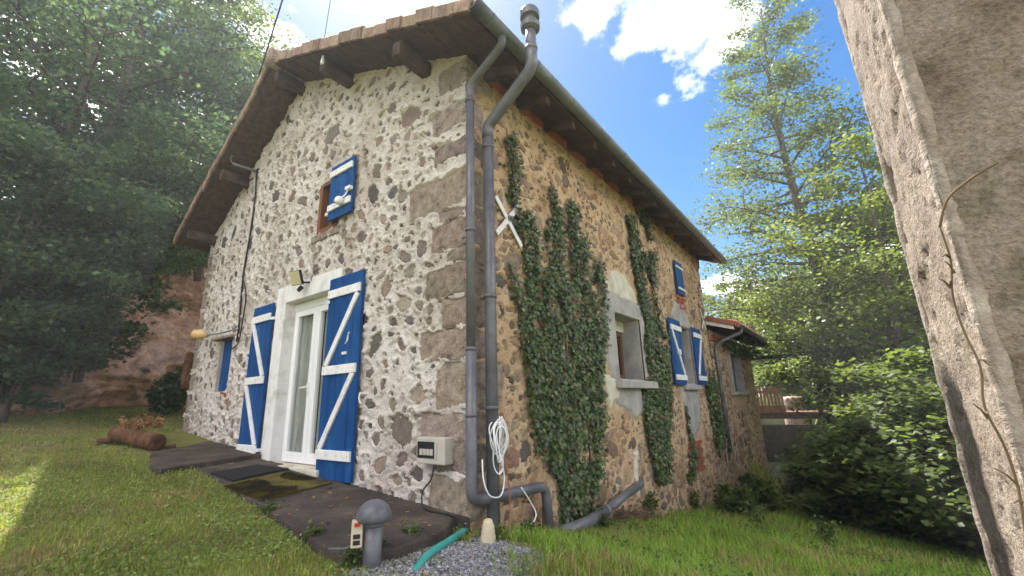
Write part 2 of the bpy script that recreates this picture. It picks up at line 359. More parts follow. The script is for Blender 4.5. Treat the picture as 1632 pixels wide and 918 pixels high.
def relief(name, parent, m, umin, umax, vmin, vmax, step, toW, keep, stones, amp, lip, sink, seed, flip, rects=(), edge=1.1, cut=.95, ridge=0.0):
    us = np.arange(umin, umax+step*.5, step); vs = np.arange(vmin, vmax+step*.5, step); U, Vv = np.meshgrid(us, vs)
    h = amp*(fbm(U+.3*Vv, Vv, 7, seed, 4)-.5)*2 + amp*.8*(fbm(U, Vv*1.6, 22, seed+9, 2)-.5)+amp*1.2*(fbm(U, Vv, 1.1, seed+5, 2)-.5)
    rg_ = 1-np.abs(2*fbm(U*1.2+.4*Vv, Vv, 6, seed+71, 3)-1); h = h + ridge*(sst(rg_, .72, 1.0)-.3)
    for s in stones:
        e = s['a']*1.3+.05
        i0, i1 = np.searchsorted(us, [s['u']-e, s['u']+e]); j0, j1 = np.searchsorted(vs, [s['v']-e, s['v']+e])
        if i1 <= i0 or j1 <= j0: continue
        uu = U[j0:j1, i0:i1]-s['u']; ww = Vv[j0:j1, i0:i1]-s['v']; c, sn = math.cos(s['rot']), math.sin(s['rot'])
        a = (uu*c+ww*sn)/s['a']; b = (-uu*sn+ww*c)/s['b']; rho = np.hypot(a, b); rad = srad(s, np.arctan2(b, a))
        d = rho/rad*(1+edge*(fbm(uu+s['u'], ww+s['v'], 24, seed+21, 3)-.5)); dist = (d-1)*rad*(s['a']+s['b'])/2
        hh = h[j0:j1, i0:i1]
        hh = hh + lip*np.exp(-(np.maximum(dist, 0)/.022)**2)*(vn(uu*9+s['u'], ww*9, 1, seed)+.2)
        h[j0:j1, i0:i1] = np.where(d < cut, -sink, hh)
    for (a0, a1, b0, b1) in rects:
        e = np.minimum(np.minimum(U-a0, a1-U) if a0 > umin+.01 else a1-U, np.minimum(Vv-b0, b1-Vv)) + .15*(fbm(U, Vv, 6, seed+31, 4)-.52)
        h = np.where(e > 0, -sink, h + lip*.8*np.exp(-(np.minimum(e, 0)/.025)**2))
    W = toW(U, Vv, h); n, mm = U.shape
    J, I_ = np.meshgrid(np.arange(n-1), np.arange(mm-1), indexing='ij')
    ok = keep((U[:-1, :-1]+U[1:, 1:])/2, (Vv[:-1, :-1]+Vv[1:, 1:])/2)
    I = (J*mm+I_)[ok]; F = np.stack([I, I+1, I+1+mm, I+mm], -1)
    if flip: F = F[:, ::-1]
    used = np.unique(F); remap = np.zeros(n*mm, np.int64); remap[used] = np.arange(len(used))
    return npmesh(name, W.reshape(-1, 3)[used], remap[F], m, parent, smooth=False)
def stone_geo(s, toW, front):
    rr = random.Random(s['seed']); k = s['k']; V = []; F = []; c, sn = math.cos(s['rot']), math.sin(s['rot'])
    hf = front+rr.uniform(-.006, .008); tu, tv = rr.uniform(-.05, .05), rr.uniform(-.05, .05)
    def pt(q, h, th, r): 
        a = q*r*math.cos(th)*s['a']; b = q*r*math.sin(th)*s['b']; u = a*c-b*sn; v = a*sn+b*c
        return toW(s['u']+u, s['v']+v, h+tu*u+tv*v)
    for q, dh in ((1.32, -.035), (1.18, -.008), (.72, rr.uniform(-.001, .006))):
        for i in range(k): V.append(pt(q, hf+dh+(rr.uniform(-.004, .004) if q < 1.05 else 0), 2*math.pi*i/k, s['rs'][i]))
    V.append(pt(0, hf+rr.uniform(0, .008), 0, 1))
    for g in range(2):
        for i in range(k): F.append((g*k+i, g*k+(i+1) % k, (g+1)*k+(i+1) % k, (g+1)*k+i))
    for i in range(k): F.append((2*k+i, 2*k+(i+1) % k, 3*k))
    return V, F
def put_stones(stones, toW, front, parent, pal, nmax, seed, flip):
    rr = random.Random(seed); stones = sorted(stones, key=lambda s: -s['a']*s['b']); MBs = MB(); cols = []
    for i, s in enumerate(stones):
        V, F = stone_geo(s, toW, front); base = rr.choice(pal); g = rr.uniform(.75, 1.25); col = [min(1, x*g*rr.uniform(.94, 1.06)) for x in base]
        if flip: F = [f[::-1] for f in F]
        if i < nmax: mesh('stone', [tuple(map(float, q)) for q in V], F, M_stone, parent, col=col)
        else: MBs.add(V, F); cols += [col]*len(V)
    if MBs.v: MBs.build('small_stones', M_stone, parent, col=cols, kind='stuff')

# corner blocks from the photograph (pixel extents on the gable side)
Q = [(700, 97, 138), (690, 163, 203), (693, 222, 250), (654, 281, 335), (700, 322, 347), (688, 352, 398), (712, 397, 417), (677, 420, 475), (704, 477, 523), (670, 533, 580), (696, 584, 648), (672, 652, 698), (690, 702, 752), (682, 756, 828)]
quoins = []
for i, (px, pt, pb) in enumerate(Q):
    y, _ = GP(px, (pt+pb)/2); xm = 741; zt = GP(xm, pt+.15*(xm-px)*(-1 if pt < 640 else .6))[1]; zb = GP(xm, pb+.15*(xm-px)*(-1 if pb < 640 else .6))[1]
    quoins.append((max(y, .16), zb, zt, [.42, .26, .5, .3][i % 4]))
# tidy so that blocks never overlap
qs = []; prev = None
for y, zb, zt, l in quoins:
    if prev is not None and zt > prev-.02: zt = prev-.02
    if zt-zb > .08: qs.append((y, zb, zt, l)); prev = zb
quoins = qs
# openings (u0,u1,v0,v1)
DOOR = (2.17, 3.36, -.68, 1.40)
WIN = (2.22, 2.74, 2.26, 2.98)
NICHE = (5.02, 5.48, .28, 1.10)
SURR = (2.03, 3.62, -.70, 1.64)
def rect(o, u, v, e=0): return (u > o[0]-e) & (u < o[1]+e) & (v > o[2]-e) & (v < o[3]+e)
def gin(u, v, r):
    if u < .12 or u > GW-.05 or v > float(soff(u))-r*.6 or v < -1.1: return False
    for o in (SURR, WIN, NICHE):
        if rect(o, u, v, r): return False
    for y, zb, zt, l in quoins:
        if rect((0, y, zb, zt), u, v, r*.9): return False
    return True
Gw = lambda u, v, h: np.stack([-np.asarray(h), np.asarray(u)+0*np.asarray(h), np.asarray(v)+0*np.asarray(h)], -1) if isinstance(u, np.ndarray) else (-h, u, v)
Lw = lambda u, v, h: np.stack([np.asarray(u)+0*np.asarray(h), -np.asarray(h), np.asarray(v)+0*np.asarray(h)], -1) if isinstance(u, np.ndarray) else (u, -h, v)
gst = stones_for(gin, .1, GW, -1.0, 5.1, [(60, .12, .19), (900, .066, .115), (2600, .042, .066), (2500, .014, .032)], 3, .99, (.42, .95), (5, 7))
def gkeep(u, v):
    k = (v < soff(u)+.03)
    for o in (DOOR, WIN, NICHE): k &= ~rect(o, u, v)
    return k
gable = relief('gable_wall', house, M_mortar, 0, GW, -1.25, 5.12, .015, Gw, gkeep, gst, .015, .018, .05, 2, True, [(0, y, zb, zt) for y, zb, zt, l in quoins]+[(GW-.3, GW+.1, -.75+i*.36, -.75+i*.36+.31) for i in range(10)], cut=.90, edge=.75, ridge=.016)
PALG = [(.22, .175, .145), (.25, .20, .165), (.30, .24, .195), (.19, .16, .14), (.13, .115, .108), (.25, .18, .145), (.28, .24, .205), (.20, .175, .155)]
put_stones(gst, Gw, -.002, gable, PALG, 190, 4, True)

# long wall
W1o = (3.17, 4.18, .26, 1.27); W2o = (6.30, 7.16, .24, 1.45); W3o = (6.56, 7.06, 2.14, 2.90)
C1poly = [(2.84, -.1), (2.72, .3), (2.84, 1.58), (4.36, 1.57), (4.33, .12), (3.95, -.28), (3.2, -.2)]
def lin(u, v, r):
    if u < .12 or u > HL-.03 or v > 3.5 or v < -2.6: return False
    for o in (W1o, W2o, W3o):
        if rect(o, u, v, r+.05): return False
    if rect((2.8, 4.35, -.2, 1.95), u, v, r*.6): return False
    if rect((6.0, 7.25, -1.0, 1.75), u, v, r*.6): return False
    for y, zb, zt, l in quoins:
        if rect((0, l, zb, zt), u, v, r*.9): return False
    return True
lst = stones_for(lin, .1, HL, -2.5, 3.5, [(170, .12, .20), (1200, .06, .12), (4000, .04, .06), (4000, .018, .04)], 8, .80, (.4, .95))
def lkeep(u, v):
    k = v < 3.56
    for o in (W1o, W2o): k &= ~rect(o, u, v)
    return k
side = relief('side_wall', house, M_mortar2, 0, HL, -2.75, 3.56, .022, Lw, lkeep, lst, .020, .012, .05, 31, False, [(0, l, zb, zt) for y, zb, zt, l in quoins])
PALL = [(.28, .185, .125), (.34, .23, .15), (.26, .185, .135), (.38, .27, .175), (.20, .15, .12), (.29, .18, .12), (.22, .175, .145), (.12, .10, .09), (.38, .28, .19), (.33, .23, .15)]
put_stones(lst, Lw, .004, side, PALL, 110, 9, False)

# corner blocks: rough bevelled blocks wrapping the corner
def rough_block(a, b, amp, seed, n=5):
    bm = MB(); a = np.array(a); b = np.array(b); idx = {}; V = []; F = []
    def vid(i, j, k):
        key = (i, j, k)
        if key not in idx:
            t = np.array([i, j, k])/n; p = a+(b-a)*t; q = 2*t-1
            e = np.sort(np.abs(q)); cut = max(0, e[1]+e[2]-1.62)*.045
            sgn = -np.sign(q)*(np.abs(q) > .55)
            rr = np.array([vn(p[0]*13+seed, p[1]*11+p[2]*17, 1, s)-.5 for s in (1, 2, 3)])
            idx[key] = len(V); V.append(tuple(p+sgn*cut+rr*amp*2))
        return idx[key]
    for ax in range(3):
        for side_ in (0, n):
            for i in range(n):
                for j in range(n):
                    c = []
                    for di, dj in ((0, 0), (1, 0), (1, 1), (0, 1)):
                        k = [0, 0, 0]; k[ax] = side_; k[(ax+1) % 3] = i+di; k[(ax+2) % 3] = j+dj; c.append(vid(*k))
                    F.append(tuple(c if side_ else c[::-1]))
    return V, F
for i, (y, zb, zt, l) in enumerate(quoins):
    V, F = rough_block((-.010, -.010, zb-.025), (l+.03, y+.03, zt+.025), .010, i*7.3, 9); g_ = R.uniform(.82, 1.15)
    mesh('corner_block', V, F, M_granite, house, smooth=False, col=(g_, g_*R.uniform(.95, 1.02), g_*R.uniform(.9, 1.02)))
for i in range(11):                                    # far corner of the gable
    zb = -.75+i*.36; w = (.34, .2)[i % 2]
    if zb+.3 > 3.0: break
    V, F = rough_block((-.008, GW-w-.03, zb-.02), (.3, GW+.012, zb+.33), .010, 90+i*3.1, 6)
    mesh('corner_block', V, F, M_granite, house, smooth=False, col=(1.15, 1.12, 1.1))
# rear and far walls, floor: closed shell
MB().box((HL-.3, .3, -2.7), (HL-.001, GW, 3.3)).build('end_wall', M_mortar2, house)
MB().box((.3, GW-.3, -1.2), (HL-.3, GW-.002, 3.12)).build('rear_wall', M_mortar2, house)
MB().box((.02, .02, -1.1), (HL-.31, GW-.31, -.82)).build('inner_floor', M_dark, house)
MB().box((1.6, .3, -.82), (1.7, GW-.3, 3.4)).build('dark_backing', M_dark, house)  # near-black backing, the room's darkness is put into its colour
MB().prism([(HL-.28, 0.02, 3.3), (HL-.28, GW-.02, 3.06), (HL-.28, RY, 5.06)], (.27, 0, 0)).build('end_gable', M_mortar2, house)

# ---- roof
OV, EO, XE = .50, .42, HL+.5                              # gable overhang, eave overhang
roof = MB()
ye, yl = -.50, GW+.22
zs = lambda y: float(soff(y))
A = [(-OV, ye, zs(ye)+.03), (-OV, RY, RZ+.03), (XE, RY, RZ+.03), (XE, ye, zs(ye)+.03)]
def slab(p, t): return MB().prism(p, (0, 0, t))
roofo = slab(A, .07).build('roof_deck', M_soffit, house)
B = [(-OV, RY, RZ+.03), (-OV, yl, zs(yl)+.03), (XE, yl, zs(yl)+.03), (XE, RY, RZ+.03)]
slab(B, .07).build('roof_deck', M_soffit, house)
# corrugated canal-tile covering above (one sheet per slope, real waves)
def cover(y0, y1, name):
    us = np.arange(-OV-.0, XE, .045); ss = np.linspace(0, 1, 28); U, T = np.meshgrid(us, ss); Yv = y0+(y1-y0)*T
    Zv = soff(np.minimum(np.maximum(Yv, min(y0, y1)), max(y0, y1)))+.155+.035*np.sin(U*2*np.pi/.2)+.02*((T*9) % 1)
    n, m = U.shape; I = (np.arange(n-1)[:, None]*m+np.arange(m-1)[None]).reshape(-1)
    return npmesh(name, np.stack([U, Yv, Zv], -1).reshape(-1, 3), np.stack([I, I+1, I+1+m, I+m], -1), M_tile, house, kind='stuff')
cover(ye-.03, RY, 'tile_covering'); cover(RY+.001, yl+.03, 'tile_covering')
# verge tiles, one by one
def verge(y0, y1, n):
    rr = random.Random(int(y0*10)+77)
    for i in range(n):
        ya = y0+(y1-y0)*i/n; yb = y0+(y1-y0)*(i+1)/n-.006*(1 if y1 > y0 else -1); dz = rr.uniform(-.022, .022); dx_ = rr.uniform(-.016, .012); tn = rr.uniform(.75, 1.2)
        za, zb = zs(ya)+.01, zs(yb)+.01; x0 = -OV-.035+dx_
        top = .175+dz
        pr = []
        prof = [(x0, 0), (x0, top-.03), (x0+.02, top), (x0+.10, top+.025), (x0+.2, top-.0), (x0+.2, top-.03), (x0+.03, top-.04), (x0+.03, 0)]
        vs = [(x, ya, za+h) for x, h in prof]+[(x, yb, zb+h+.012) for x, h in prof]; k = len(prof)
        fs = [tuple(range(k)), tuple(range(2*k-1, k-1, -1))]+[(j, k+j, k+(j+1) % k, (j+1) % k) for j in range(k)]
        g = mesh('verge_tile', vs, fs, M_verge, house, col=(.30*tn, .225*tn*rr.uniform(.95, 1.05), .175*tn*rr.uniform(.9, 1.08)))
verge(ye-.02, RY-.02, 17); verge(yl, RY+.02, 15)
for i in range(24):
    x = -OV-.06+i*.42
    if x > XE: break
    pts = [(x-.02, RY, RZ+.10), (x+.43, RY, RZ+.12)]
    MB().tube(pts, [.15, .135], 12).build('ridge_tile', M_tile, house, smooth=True)
# soffit boards (gable overhang), one by one, below the deck
def boards(y0, y1, n):
    for i in range(n):
        a = y0+(y1-y0)*i/n; b = y0+(y1-y0)*(i+1)/n-.006*(1 if y1 > y0 else -1); d = R.uniform(-.004, .004)
        MB().prism([(-OV+.01, a, zs(a)+d), (-OV+.01, b, zs(b)+d), (.03, b, zs(b)+d), (.03, a, zs(a)+d)], (0, 0, .034)).build('soffit_board', M_soffit, house)
boards(ye+.02, RY, 20); boards(yl-.02, RY, 18)
for k in range(4):                                           # eave soffit planks along the long side
    a = ye+.02+k*.135
    for j in range(3):
        x0 = .04+j*3.13; MB().prism([(x0, a, zs(a)), (x0, a+.128, zs(a+.128)), (x0+3.12, a+.128, zs(a+.128)), (x0+3.12, a, zs(a))], (0, 0, .03)).build('soffit_board', M_soffit, house)
# purlin ends
for y in (.62, 2.18, 3.56, 5.25, 6.45):
    z = zs(y)-(.02 if abs(y-RY) > .1 else .06)
    w = .16; zt = min(zs(y-w/2), zs(y+w/2))
    V, F = rough_block((-OV+.05, y-w/2, zt-.20), (.1, y+w/2, zt-.002), .006, y*9, 3)
    mesh('purlin_end', V, F, M_beam, house)
# rafters and brick infill under the eave
nr = 15
for i in range(nr):
    x = .30+i*.60
    if x > HL+.3: break
    w = .085; y0, y1 = ye+.06, .06
    V = [(x-w/2, y0, zs(y0)-.11), (x+w/2, y0, zs(y0)-.11), (x+w/2, y1, zs(y1)-.15), (x-w/2, y1, zs(y1)-.15), (x-w/2, y0, zs(y0)-.002), (x+w/2, y0, zs(y0)-.002), (x+w/2, y1, zs(y1)-.002), (x-w/2, y1, zs(y1)-.002)]
    mesh('rafter', V, [(3, 2, 1, 0), (4, 5, 6, 7), (0, 1, 5, 4), (1, 2, 6, 5), (2, 3, 7, 6), (3, 0, 4, 7)], M_beam, house, bevel=.006)
    if x+.55 < HL:
        xa = x+w/2+.01
        for j in range(2):
            xb = xa+.245; MB().box((xa, -.028+R.uniform(-.006, .006), 3.44), (xb, .1, 3.56)).build('infill_brick', M_brick, house, bevel=.004); xa = xb+.012
# gutter
gut = MB(); prof = []
for k in range(9):
    t = math.pi*k/8; prof.append((-.075*math.cos(t), -.075*math.sin(t)))
prof += [(.066, 0), (.066*.7, -.066*.66), (0, -.066), (-.066*.7, -.066*.66), (-.066, 0)]
GY, GZ = -.555, zs(ye)+.085
n = len(prof); xs = [-OV-.03]+[i*1.0 for i in range(0, 10)]+[XE+.02]
vs = [(x, GY+a, GZ+b-.0006*i) for i, x in enumerate(xs) for a, b in prof]
fs = [(i*n+k, i*n+(k+1) % n, (i+1)*n+(k+1) % n, (i+1)*n+k) for i in range(len(xs)-1) for k in range(n)]
fs += [tuple(range(n)), tuple(range(len(vs)-1, len(vs)-n-1, -1))]
gutter = mesh('gutter', vs, fs, M_zinc, house, smooth=True)
for i in range(13):
    x = -.3+i*.75
    MB().tube([(x, GY-.079*math.cos(t), GZ-.079*math.sin(t)) for t in [math.pi*k/8 for k in range(9)]], .006, 4).build('gutter_bracket', M_zinc, gutter)

# ---- door
def shutter(name, u0, u1, v0, v1, toW, diag, bars, off=.035, parent=house, boards_n=5, w=.10, label=None):
    t = .032
    def bx(a, b, c, d, h0, h1):
        return MB().box(toW(a, c, h0), toW(b, d, h1))
    piv = bx(u0, u1, v0, v1, off, off+t*.55).build(name, M_blue, parent, label=label)
    for i in range(boards_n):
        a = u0+(u1-u0)*i/boards_n; b = u0+(u1-u0)*(i+1)/boards_n
        bx(a+.003, b-.003, v0, v1, off+t*.4, off+t+R.uniform(0, .0015)).build('board', M_blue, piv, bevel=.003)
    for v in bars:
        bx(u0+.012, u1-.012, v-w/2, v+w/2, off+t+.0005, off+t+.027).build('rail', M_white, piv, bevel=.005)
        for j in range(4):
            u = u0+.05+(u1-u0-.1)*j/3; MB().lathe(toW(u, v, off+t+.026), [(.007, 0), (.006, .003), (0, .004)], 6, Vector(toW(0, 0, 1))-Vector(toW(0, 0, 0))).build('nail', M_zinc, piv)
    for (ua, va), (ub, vb) in diag:
        nrm = Vector(toW(0, 0, 1))-Vector(toW(0, 0, 0)); side_ = (Vector(toW(ub, vb, 0))-Vector(toW(ua, va, 0))).cross(nrm)
        MB().bar(toW(ua, va, off+t+.012), toW(ub, vb, off+t+.012), side_, w*.72, .024).build('brace', M_white, piv, bevel=.004)
    return piv
d = house
sp_ = MB(); o = SURR; i_ = DOOR
parts = [((-.030, i_[1], o[2]), (.20, o[1], o[3])), ((-.030, o[0], o[2]), (.20, i_[0], o[3])), ((-.030, i_[0], i_[3]), (.20, i_[1], o[3]))]
surround = MB().box(*parts[0]).build('door_surround', M_whited, house, bevel=.008)
MB().box(*parts[1]).build('jamb', M_whited, surround, bevel=.008); MB().box(*parts[2]).build('lintel', M_whited, surround, bevel=.008)
MB().box((-.10, i_[0]-.05, -.78), (.2, i_[1]+.05, -.665)).build('threshold', M_plaster, house, bevel=.012)
dr = MB().box((.125, i_[0], 1.30), (.19, i_[1], i_[3])).build('french_door', M_pvcw, house)
ym = (i_[0]+i_[1])/2 - .02
MB().box((.125, i_[1]-.055, -.66), (.19, i_[1], 1.30)).build('door_frame', M_pvcw, dr, bevel=.004)
MB().box((.125, i_[0], -.66), (.19, i_[0]+.055, 1.30)).build('door_frame', M_pvcw, dr, bevel=.004)
MB().box((.105, i_[0], 1.29), (.127, i_[1], 1.385)).build('shutter_box', M_pvcw, dr, bevel=.004)
for (a, b) in ((i_[0]+.06, ym-.004), (ym+.004, i_[1]-.06)):
    fr = MB(); 
    fr.box((.10, a, -.655), (.16, a+.085, 1.285)); fr.box((.10, b-.085, -.655), (.16, b, 1.285)); fr.box((.10, a+.085, 1.20), (.16, b-.085, 1.285)); fr.box((.10, a+.085, -.655), (.16, b-.085, -.535))
    lf = fr.build('door_leaf', M_pvcw, dr, bevel=.005)
    MB().box((.13, a+.084, -.536), (.134, b-.084, 1.201)).build('pane', M_glass, lf)
hd = MB().box((.075, ym+.03, .18), (.10, ym+.06, .30)); hd.tube([(.07, ym+.045, .25), (.05, ym+.045, .25), (.05, ym+.17, .24)], .011, 7); hd.build('handle', M_pvcw, dr, smooth=False, bevel=.002)
for a0, b0 in ((i_[0]+.10, ym-.1), (ym+.1, i_[1]-.10)):
    ys = np.linspace(a0-.03, b0+.03, 60); V = []; F = []
    for k, y in enumerate(ys):
        x = .185+.016*math.sin(k*1.1)+.008*math.sin(k*2.7); V += [(x, y, -.62), (x+.006*math.sin(k*.7), y, 1.28)]
    for k in range(59): F.append((2*k, 2*k+2, 2*k+3, 2*k+1))
    mesh('curtain', V, F, M_curtain, dr, smooth=True)
y0, y1 = 1.53, 2.20
tb, mb_, bb = 1.29, .405, -.50
zr = lambda px, py: GP(px, py)[1]
shutter('shutter', 1.53, 2.20, -.75, 1.50, Gw, [((y0+.06, tb-.05), (y1-.06, mb_+.05)), ((y0+.06, mb_-.05), (y1-.06, bb+.05))], (1.30, .40, -.50))
shutter('shutter', 3.64, 4.22, -.73, 1.44, Gw, [((4.17, 1.20), (3.70, .43)), ((4.17, .33), (3.70, -.46))], (1.25, .38, -.51))
for v in (1.22, -.52):
    MB().box(Gw(3.60, v-.02, .02), Gw(3.66, v+.02, .075)).build('hinge', M_white, house, bevel=.004)
    MB().box(Gw(2.17, v-.02, .02), Gw(2.23, v+.02, .075)).build('hinge', M_white, house, bevel=.004)
for (u, v, s_) in ((1.66, .70, 1), (4.13, .62, 1)):       # shutter catches
    MB().tube([Gw(u, v+.09, .11), Gw(u+.03, v+.06, .10), Gw(u+.04, v, .10), Gw(u+.09, v-.02, .09)], .009, 6).build('shutter_latch', M_white, house); MB().box(Gw(u+.08, v-.14, .067), Gw(u+.16, v-.11, .085)).build('latch_keep', M_white, house)
MB().tube([Gw(1.42, .12, 0), Gw(1.42, .13, .09), Gw(1.42, .08, .10), Gw(1.40, .02, .09)], .010, 6).build('shutter_stay', M_white, house)

# upper window with wooden frame and open shutter
u0, u1, v0, v1 = WIN
fr = MB(); fr.box((-.005, u1-.05, v0), (.22, u1+.012, v1)).box((-.005, u0-.012, v0), (.22, u0+.05, v1)).box((-.005, u0+.05, v1-.05), (.22, u1-.05, v1+.012)).box((-.012, u0+.05, v0-.05), (.22, u1-.05, v0+.04))
wf = fr.build('window', M_woodred, house, bevel=.006)
sa = MB(); sa.box((.12, u1-.11, v0+.04), (.17, u1-.05, v1-.05)).box((.12, u0+.05, v0+.04), (.17, u0+.11, v1-.05)).box((.12, u0+.11, v1-.11), (.17, u1-.11, v1-.05)).box((.12, u0+.11, v0+.04), (.17, u1-.11, v0+.10)); sa.build('sash', M_woodred, wf, bevel=.004)
MB().box((.145, u0+.1, v0+.09), (.149, u1-.1, v1-.1)).build('pane', M_glass, wf)
MB().box((-.02, u0-.18, v0-.12), (.1, u1+.12, v0-.02)).build('window_sill', M_granite, house, bevel=.015, col=(1, 1, 1))
shutter('shutter', 1.84, 2.36, 2.31, 3.07, Gw, [], (2.95, 2.47), off=.05, boards_n=4, w=.085)
MB().box(Gw(2.36, 2.40, .02), Gw(2.42, 2.44, .09)).build('hinge', M_whited, house)
# niche with blue flap
u0, u1, v0, v1 = NICHE
nb = MB().box((.06, u0, v0), (.09, u1, v1)).build('hatch', M_blue, house, bevel=.003)
for k in range(3): MB().box((.048, u0+(u1-u0)*k/3+.003, v0+.01), (.062, u0+(u1-u0)*(k+1)/3-.003, v1-.01)).build('board', M_blue, nb, bevel=.003)
MB().box((-.001, u0-.05, v0-.10), (.2, u1+.05, v0)).build('hatch_sill', M_brick, house, bevel=.01)
for a, b in ((u0-.04, u0+.002), (u1-.002, u1+.04)): MB().box((-.004, a, v0), (.2, b, v1)).build('hatch_jamb', M_mortar, house, bevel=.01)
MB().box((-.09, u0-.12, v1), (.2, u1+.16, v1+.045)).build('hatch_lintel', M_granite, house, bevel=.01, col=(1, 1, 1))

# ---- long wall openings
def frame_window(o, depth, parent, hasglass=True):
    u0, u1, v0, v1 = o
    rv = MB(); rv.box((u0-.006, -.006, v0), (u0+.02, depth+.1, v1)).box((u1-.02, -.006, v0), (u1+.006, depth+.1, v1)).box((u0+.02, -.006, v1-.02), (u1-.02, depth+.1, v1+.006)).box((u0+.02, -.006, v0-.006), (u1-.02, depth+.1, v0+.02))
    w_ = rv.build('window', M_cement, parent, bevel=.004)
    if hasglass:
        MB().box((u0+.02, depth-.05, v1-.2), (u1-.02, depth+.02, v1-.02)).build('roller_blind_box', M_plaster, w_, bevel=.004)
        f = MB(); um = (u0+u1)/2
        for a, b in ((u0+.022, um-.002), (um+.002, u1-.022)):
            f.box((a, depth, v0+.02), (a+.07, depth+.06, v1-.2)).box((b-.07, depth, v0+.02), (b, depth+.06, v1-.2)).box((a+.07, depth, v0+.02), (b-.07, depth+.06, v0+.11)).box((a+.07, depth, v1-.27), (b-.07, depth+.06, v1-.2))
        f.build('window_frame', M_woodred, w_, bevel=.004)
        for a, b in ((u0+.085, um-.065), (um+.065, u1-.085)): MB().box((a, depth+.03, v0+.1), (b, depth+.034, v1-.26)).build('pane', M_glass, w_)
    else:
        MB().box((u0+.02, depth, v0+.02), (u1-.02, depth+.02, v1-.02)).build('pane', M_glass, w_)
    return w_
def blobpoly(pts, thick, name, m, parent, seed, n=3, y=0):
    # irregular render patch: polygon outline roughened
    rr = random.Random(seed); q = []
    for i, p in enumerate(pts):
        a = pts[(i+1) % len(pts)]
        dd = math.hypot(a[0]-p[0], a[1]-p[1]); nn = max(1, int(dd/.09))
        for k in range(nn):
            t = k/nn; q.append((p[0]+(a[0]-p[0])*t+rr.uniform(-.02, .02), p[1]+(a[1]-p[1])*t+rr.uniform(-.02, .02)))
    return q
def ring(pts, hole, thick, name, m, seed, y=0.0):
    q = blobpoly(pts, 0, '', m, None, seed); g = .03
    us = [p[0] for p in q]; vs = [p[1] for p in q]
    U, Vv = np.meshgrid(np.arange(min(us), max(us)+g, g), np.arange(min(vs), max(vs)+g, g))
    cu, cv = (U[:-1, :-1]+U[1:, 1:])/2, (Vv[:-1, :-1]+Vv[1:, 1:])/2
    ok = inpoly(cu, cv, q)
    if hole: ok &= ~rect(hole, cu, cv, -.005)
    pad = np.zeros((U.shape[0]+1, U.shape[1]+1), bool); pad[1:-1, 1:-1] = ok
    full = pad[:-1, :-1] & pad[1:, :-1] & pad[:-1, 1:] & pad[1:, 1:]
    if hole: full |= rect(hole, U, Vv, .06) & (pad[:-1, :-1] | pad[1:, :-1] | pad[:-1, 1:] | pad[1:, 1:])
    h = np.where(full, thick, -.01)+.012*(fbm(U, Vv, 5, seed)-.5)+.004*(fbm(U, Vv, 20, seed+3)-.5)
    Wd = np.stack([U, y-h, Vv], -1); n, mm = U.shape; J, I_ = np.meshgrid(np.arange(n-1), np.arange(mm-1), indexing='ij'); I = (J*mm+I_)[ok]
    return npmesh(name, Wd.reshape(-1, 3), np.stack([I, I+1, I+1+mm, I+mm], -1), m, house, smooth=True)
ring([(2.86, .25), (2.84, 1.58), (4.40, 1.55), (4.46, .30), (4.3, .22)], W1o, .032, 'cement_patch', M_cement, 5)
ring([(2.90, 1.50), (3.02, 1.70), (3.35, 1.98), (3.75, 1.95), (4.15, 1.75), (4.2, 1.5)], None, .026, 'plaster_patch', M_plaster, 6)
ring([(2.70, .32), (2.72, .02), (2.88, -.18), (2.98, -.05), (3.2, .0), (3.08, .3)], None, .028, 'plaster_patch', M_plaster, 8)
ring([(3.1, .16), (3.08, -.1), (3.45, -.18), (3.7, -.32), (4.0, -.22), (4.2, .16)], None, .030, 'cement_patch', M_cement, 9)
ring([(6.22, .26), (6.2, 1.5), (6.0, 1.6), (6.35, 1.95), (6.95, 1.98), (7.3, 1.55), (7.24, .24)], W2o, .030, 'cement_patch', M_cement, 12)
ring([(6.15, .2), (6.18, -.75), (6.5, -.80), (6.95, -.62), (7.2, -.35), (7.22, .2)], None, .030, 'cement_patch', M_cement, 13)
frame_window(W1o, .30, house); frame_window(W2o, .30, house)
MB().box((3.02, -.14, .14), (4.44, .1, .25)).build('window_sill', M_cement, house, bevel=.012)
MB().box((6.2, -.12, .13), (7.26, .1, .23)).build('window_sill', M_cement, house, bevel=.012)
shutter('shutter', 5.62, 6.30, .22, 1.50, Lw, [((5.70, 1.27), (6.22, .42))], (1.32, .36), off=.045)
shutter('shutter', 7.20, 7.86, .24, 1.49, Lw, [((7.78, 1.25), (7.27, .45))], (1.32, .38), off=.045)
MB().box(Lw(5.92, .80, .075), Lw(6.04, .90, .12)).build('shutter_latch', M_white, house, bevel=.004)
shutter('shutter', 6.56, 7.06, 2.15, 2.90, Lw, [], (2.76, 2.27), off=.03, boards_n=4, w=.045)
for j in range(4):
    for k in range(3 if j % 2 else 2):
        x = 6.60+k*.21-(.08 if j % 2 else 0); MB().box((x, -.028-R.uniform(0, .008), 1.82+j*.078), (x+.2, .05, 1.89+j*.078)).build('brick', M_brick, house, bevel=.004)
for j in range(7):
    for k in range(4):
        x = 6.12+k*.225-(.1 if j % 2 else 0); MB().box((x, -.024-R.uniform(0, .012), -1.42+j*.082), (x+.212, .05, -1.35+j*.082)).build('brick', M_brick, house, bevel=.004)
# broken drain hole rim on the long wall
ring([(3.46, -.74), (3.62, -.70), (3.66, -.86), (3.55, -.92), (3.56, -1.36), (3.46, -1.38), (3.47, -1.0)], None, .03, 'plaster_patch', M_plaster, 15)

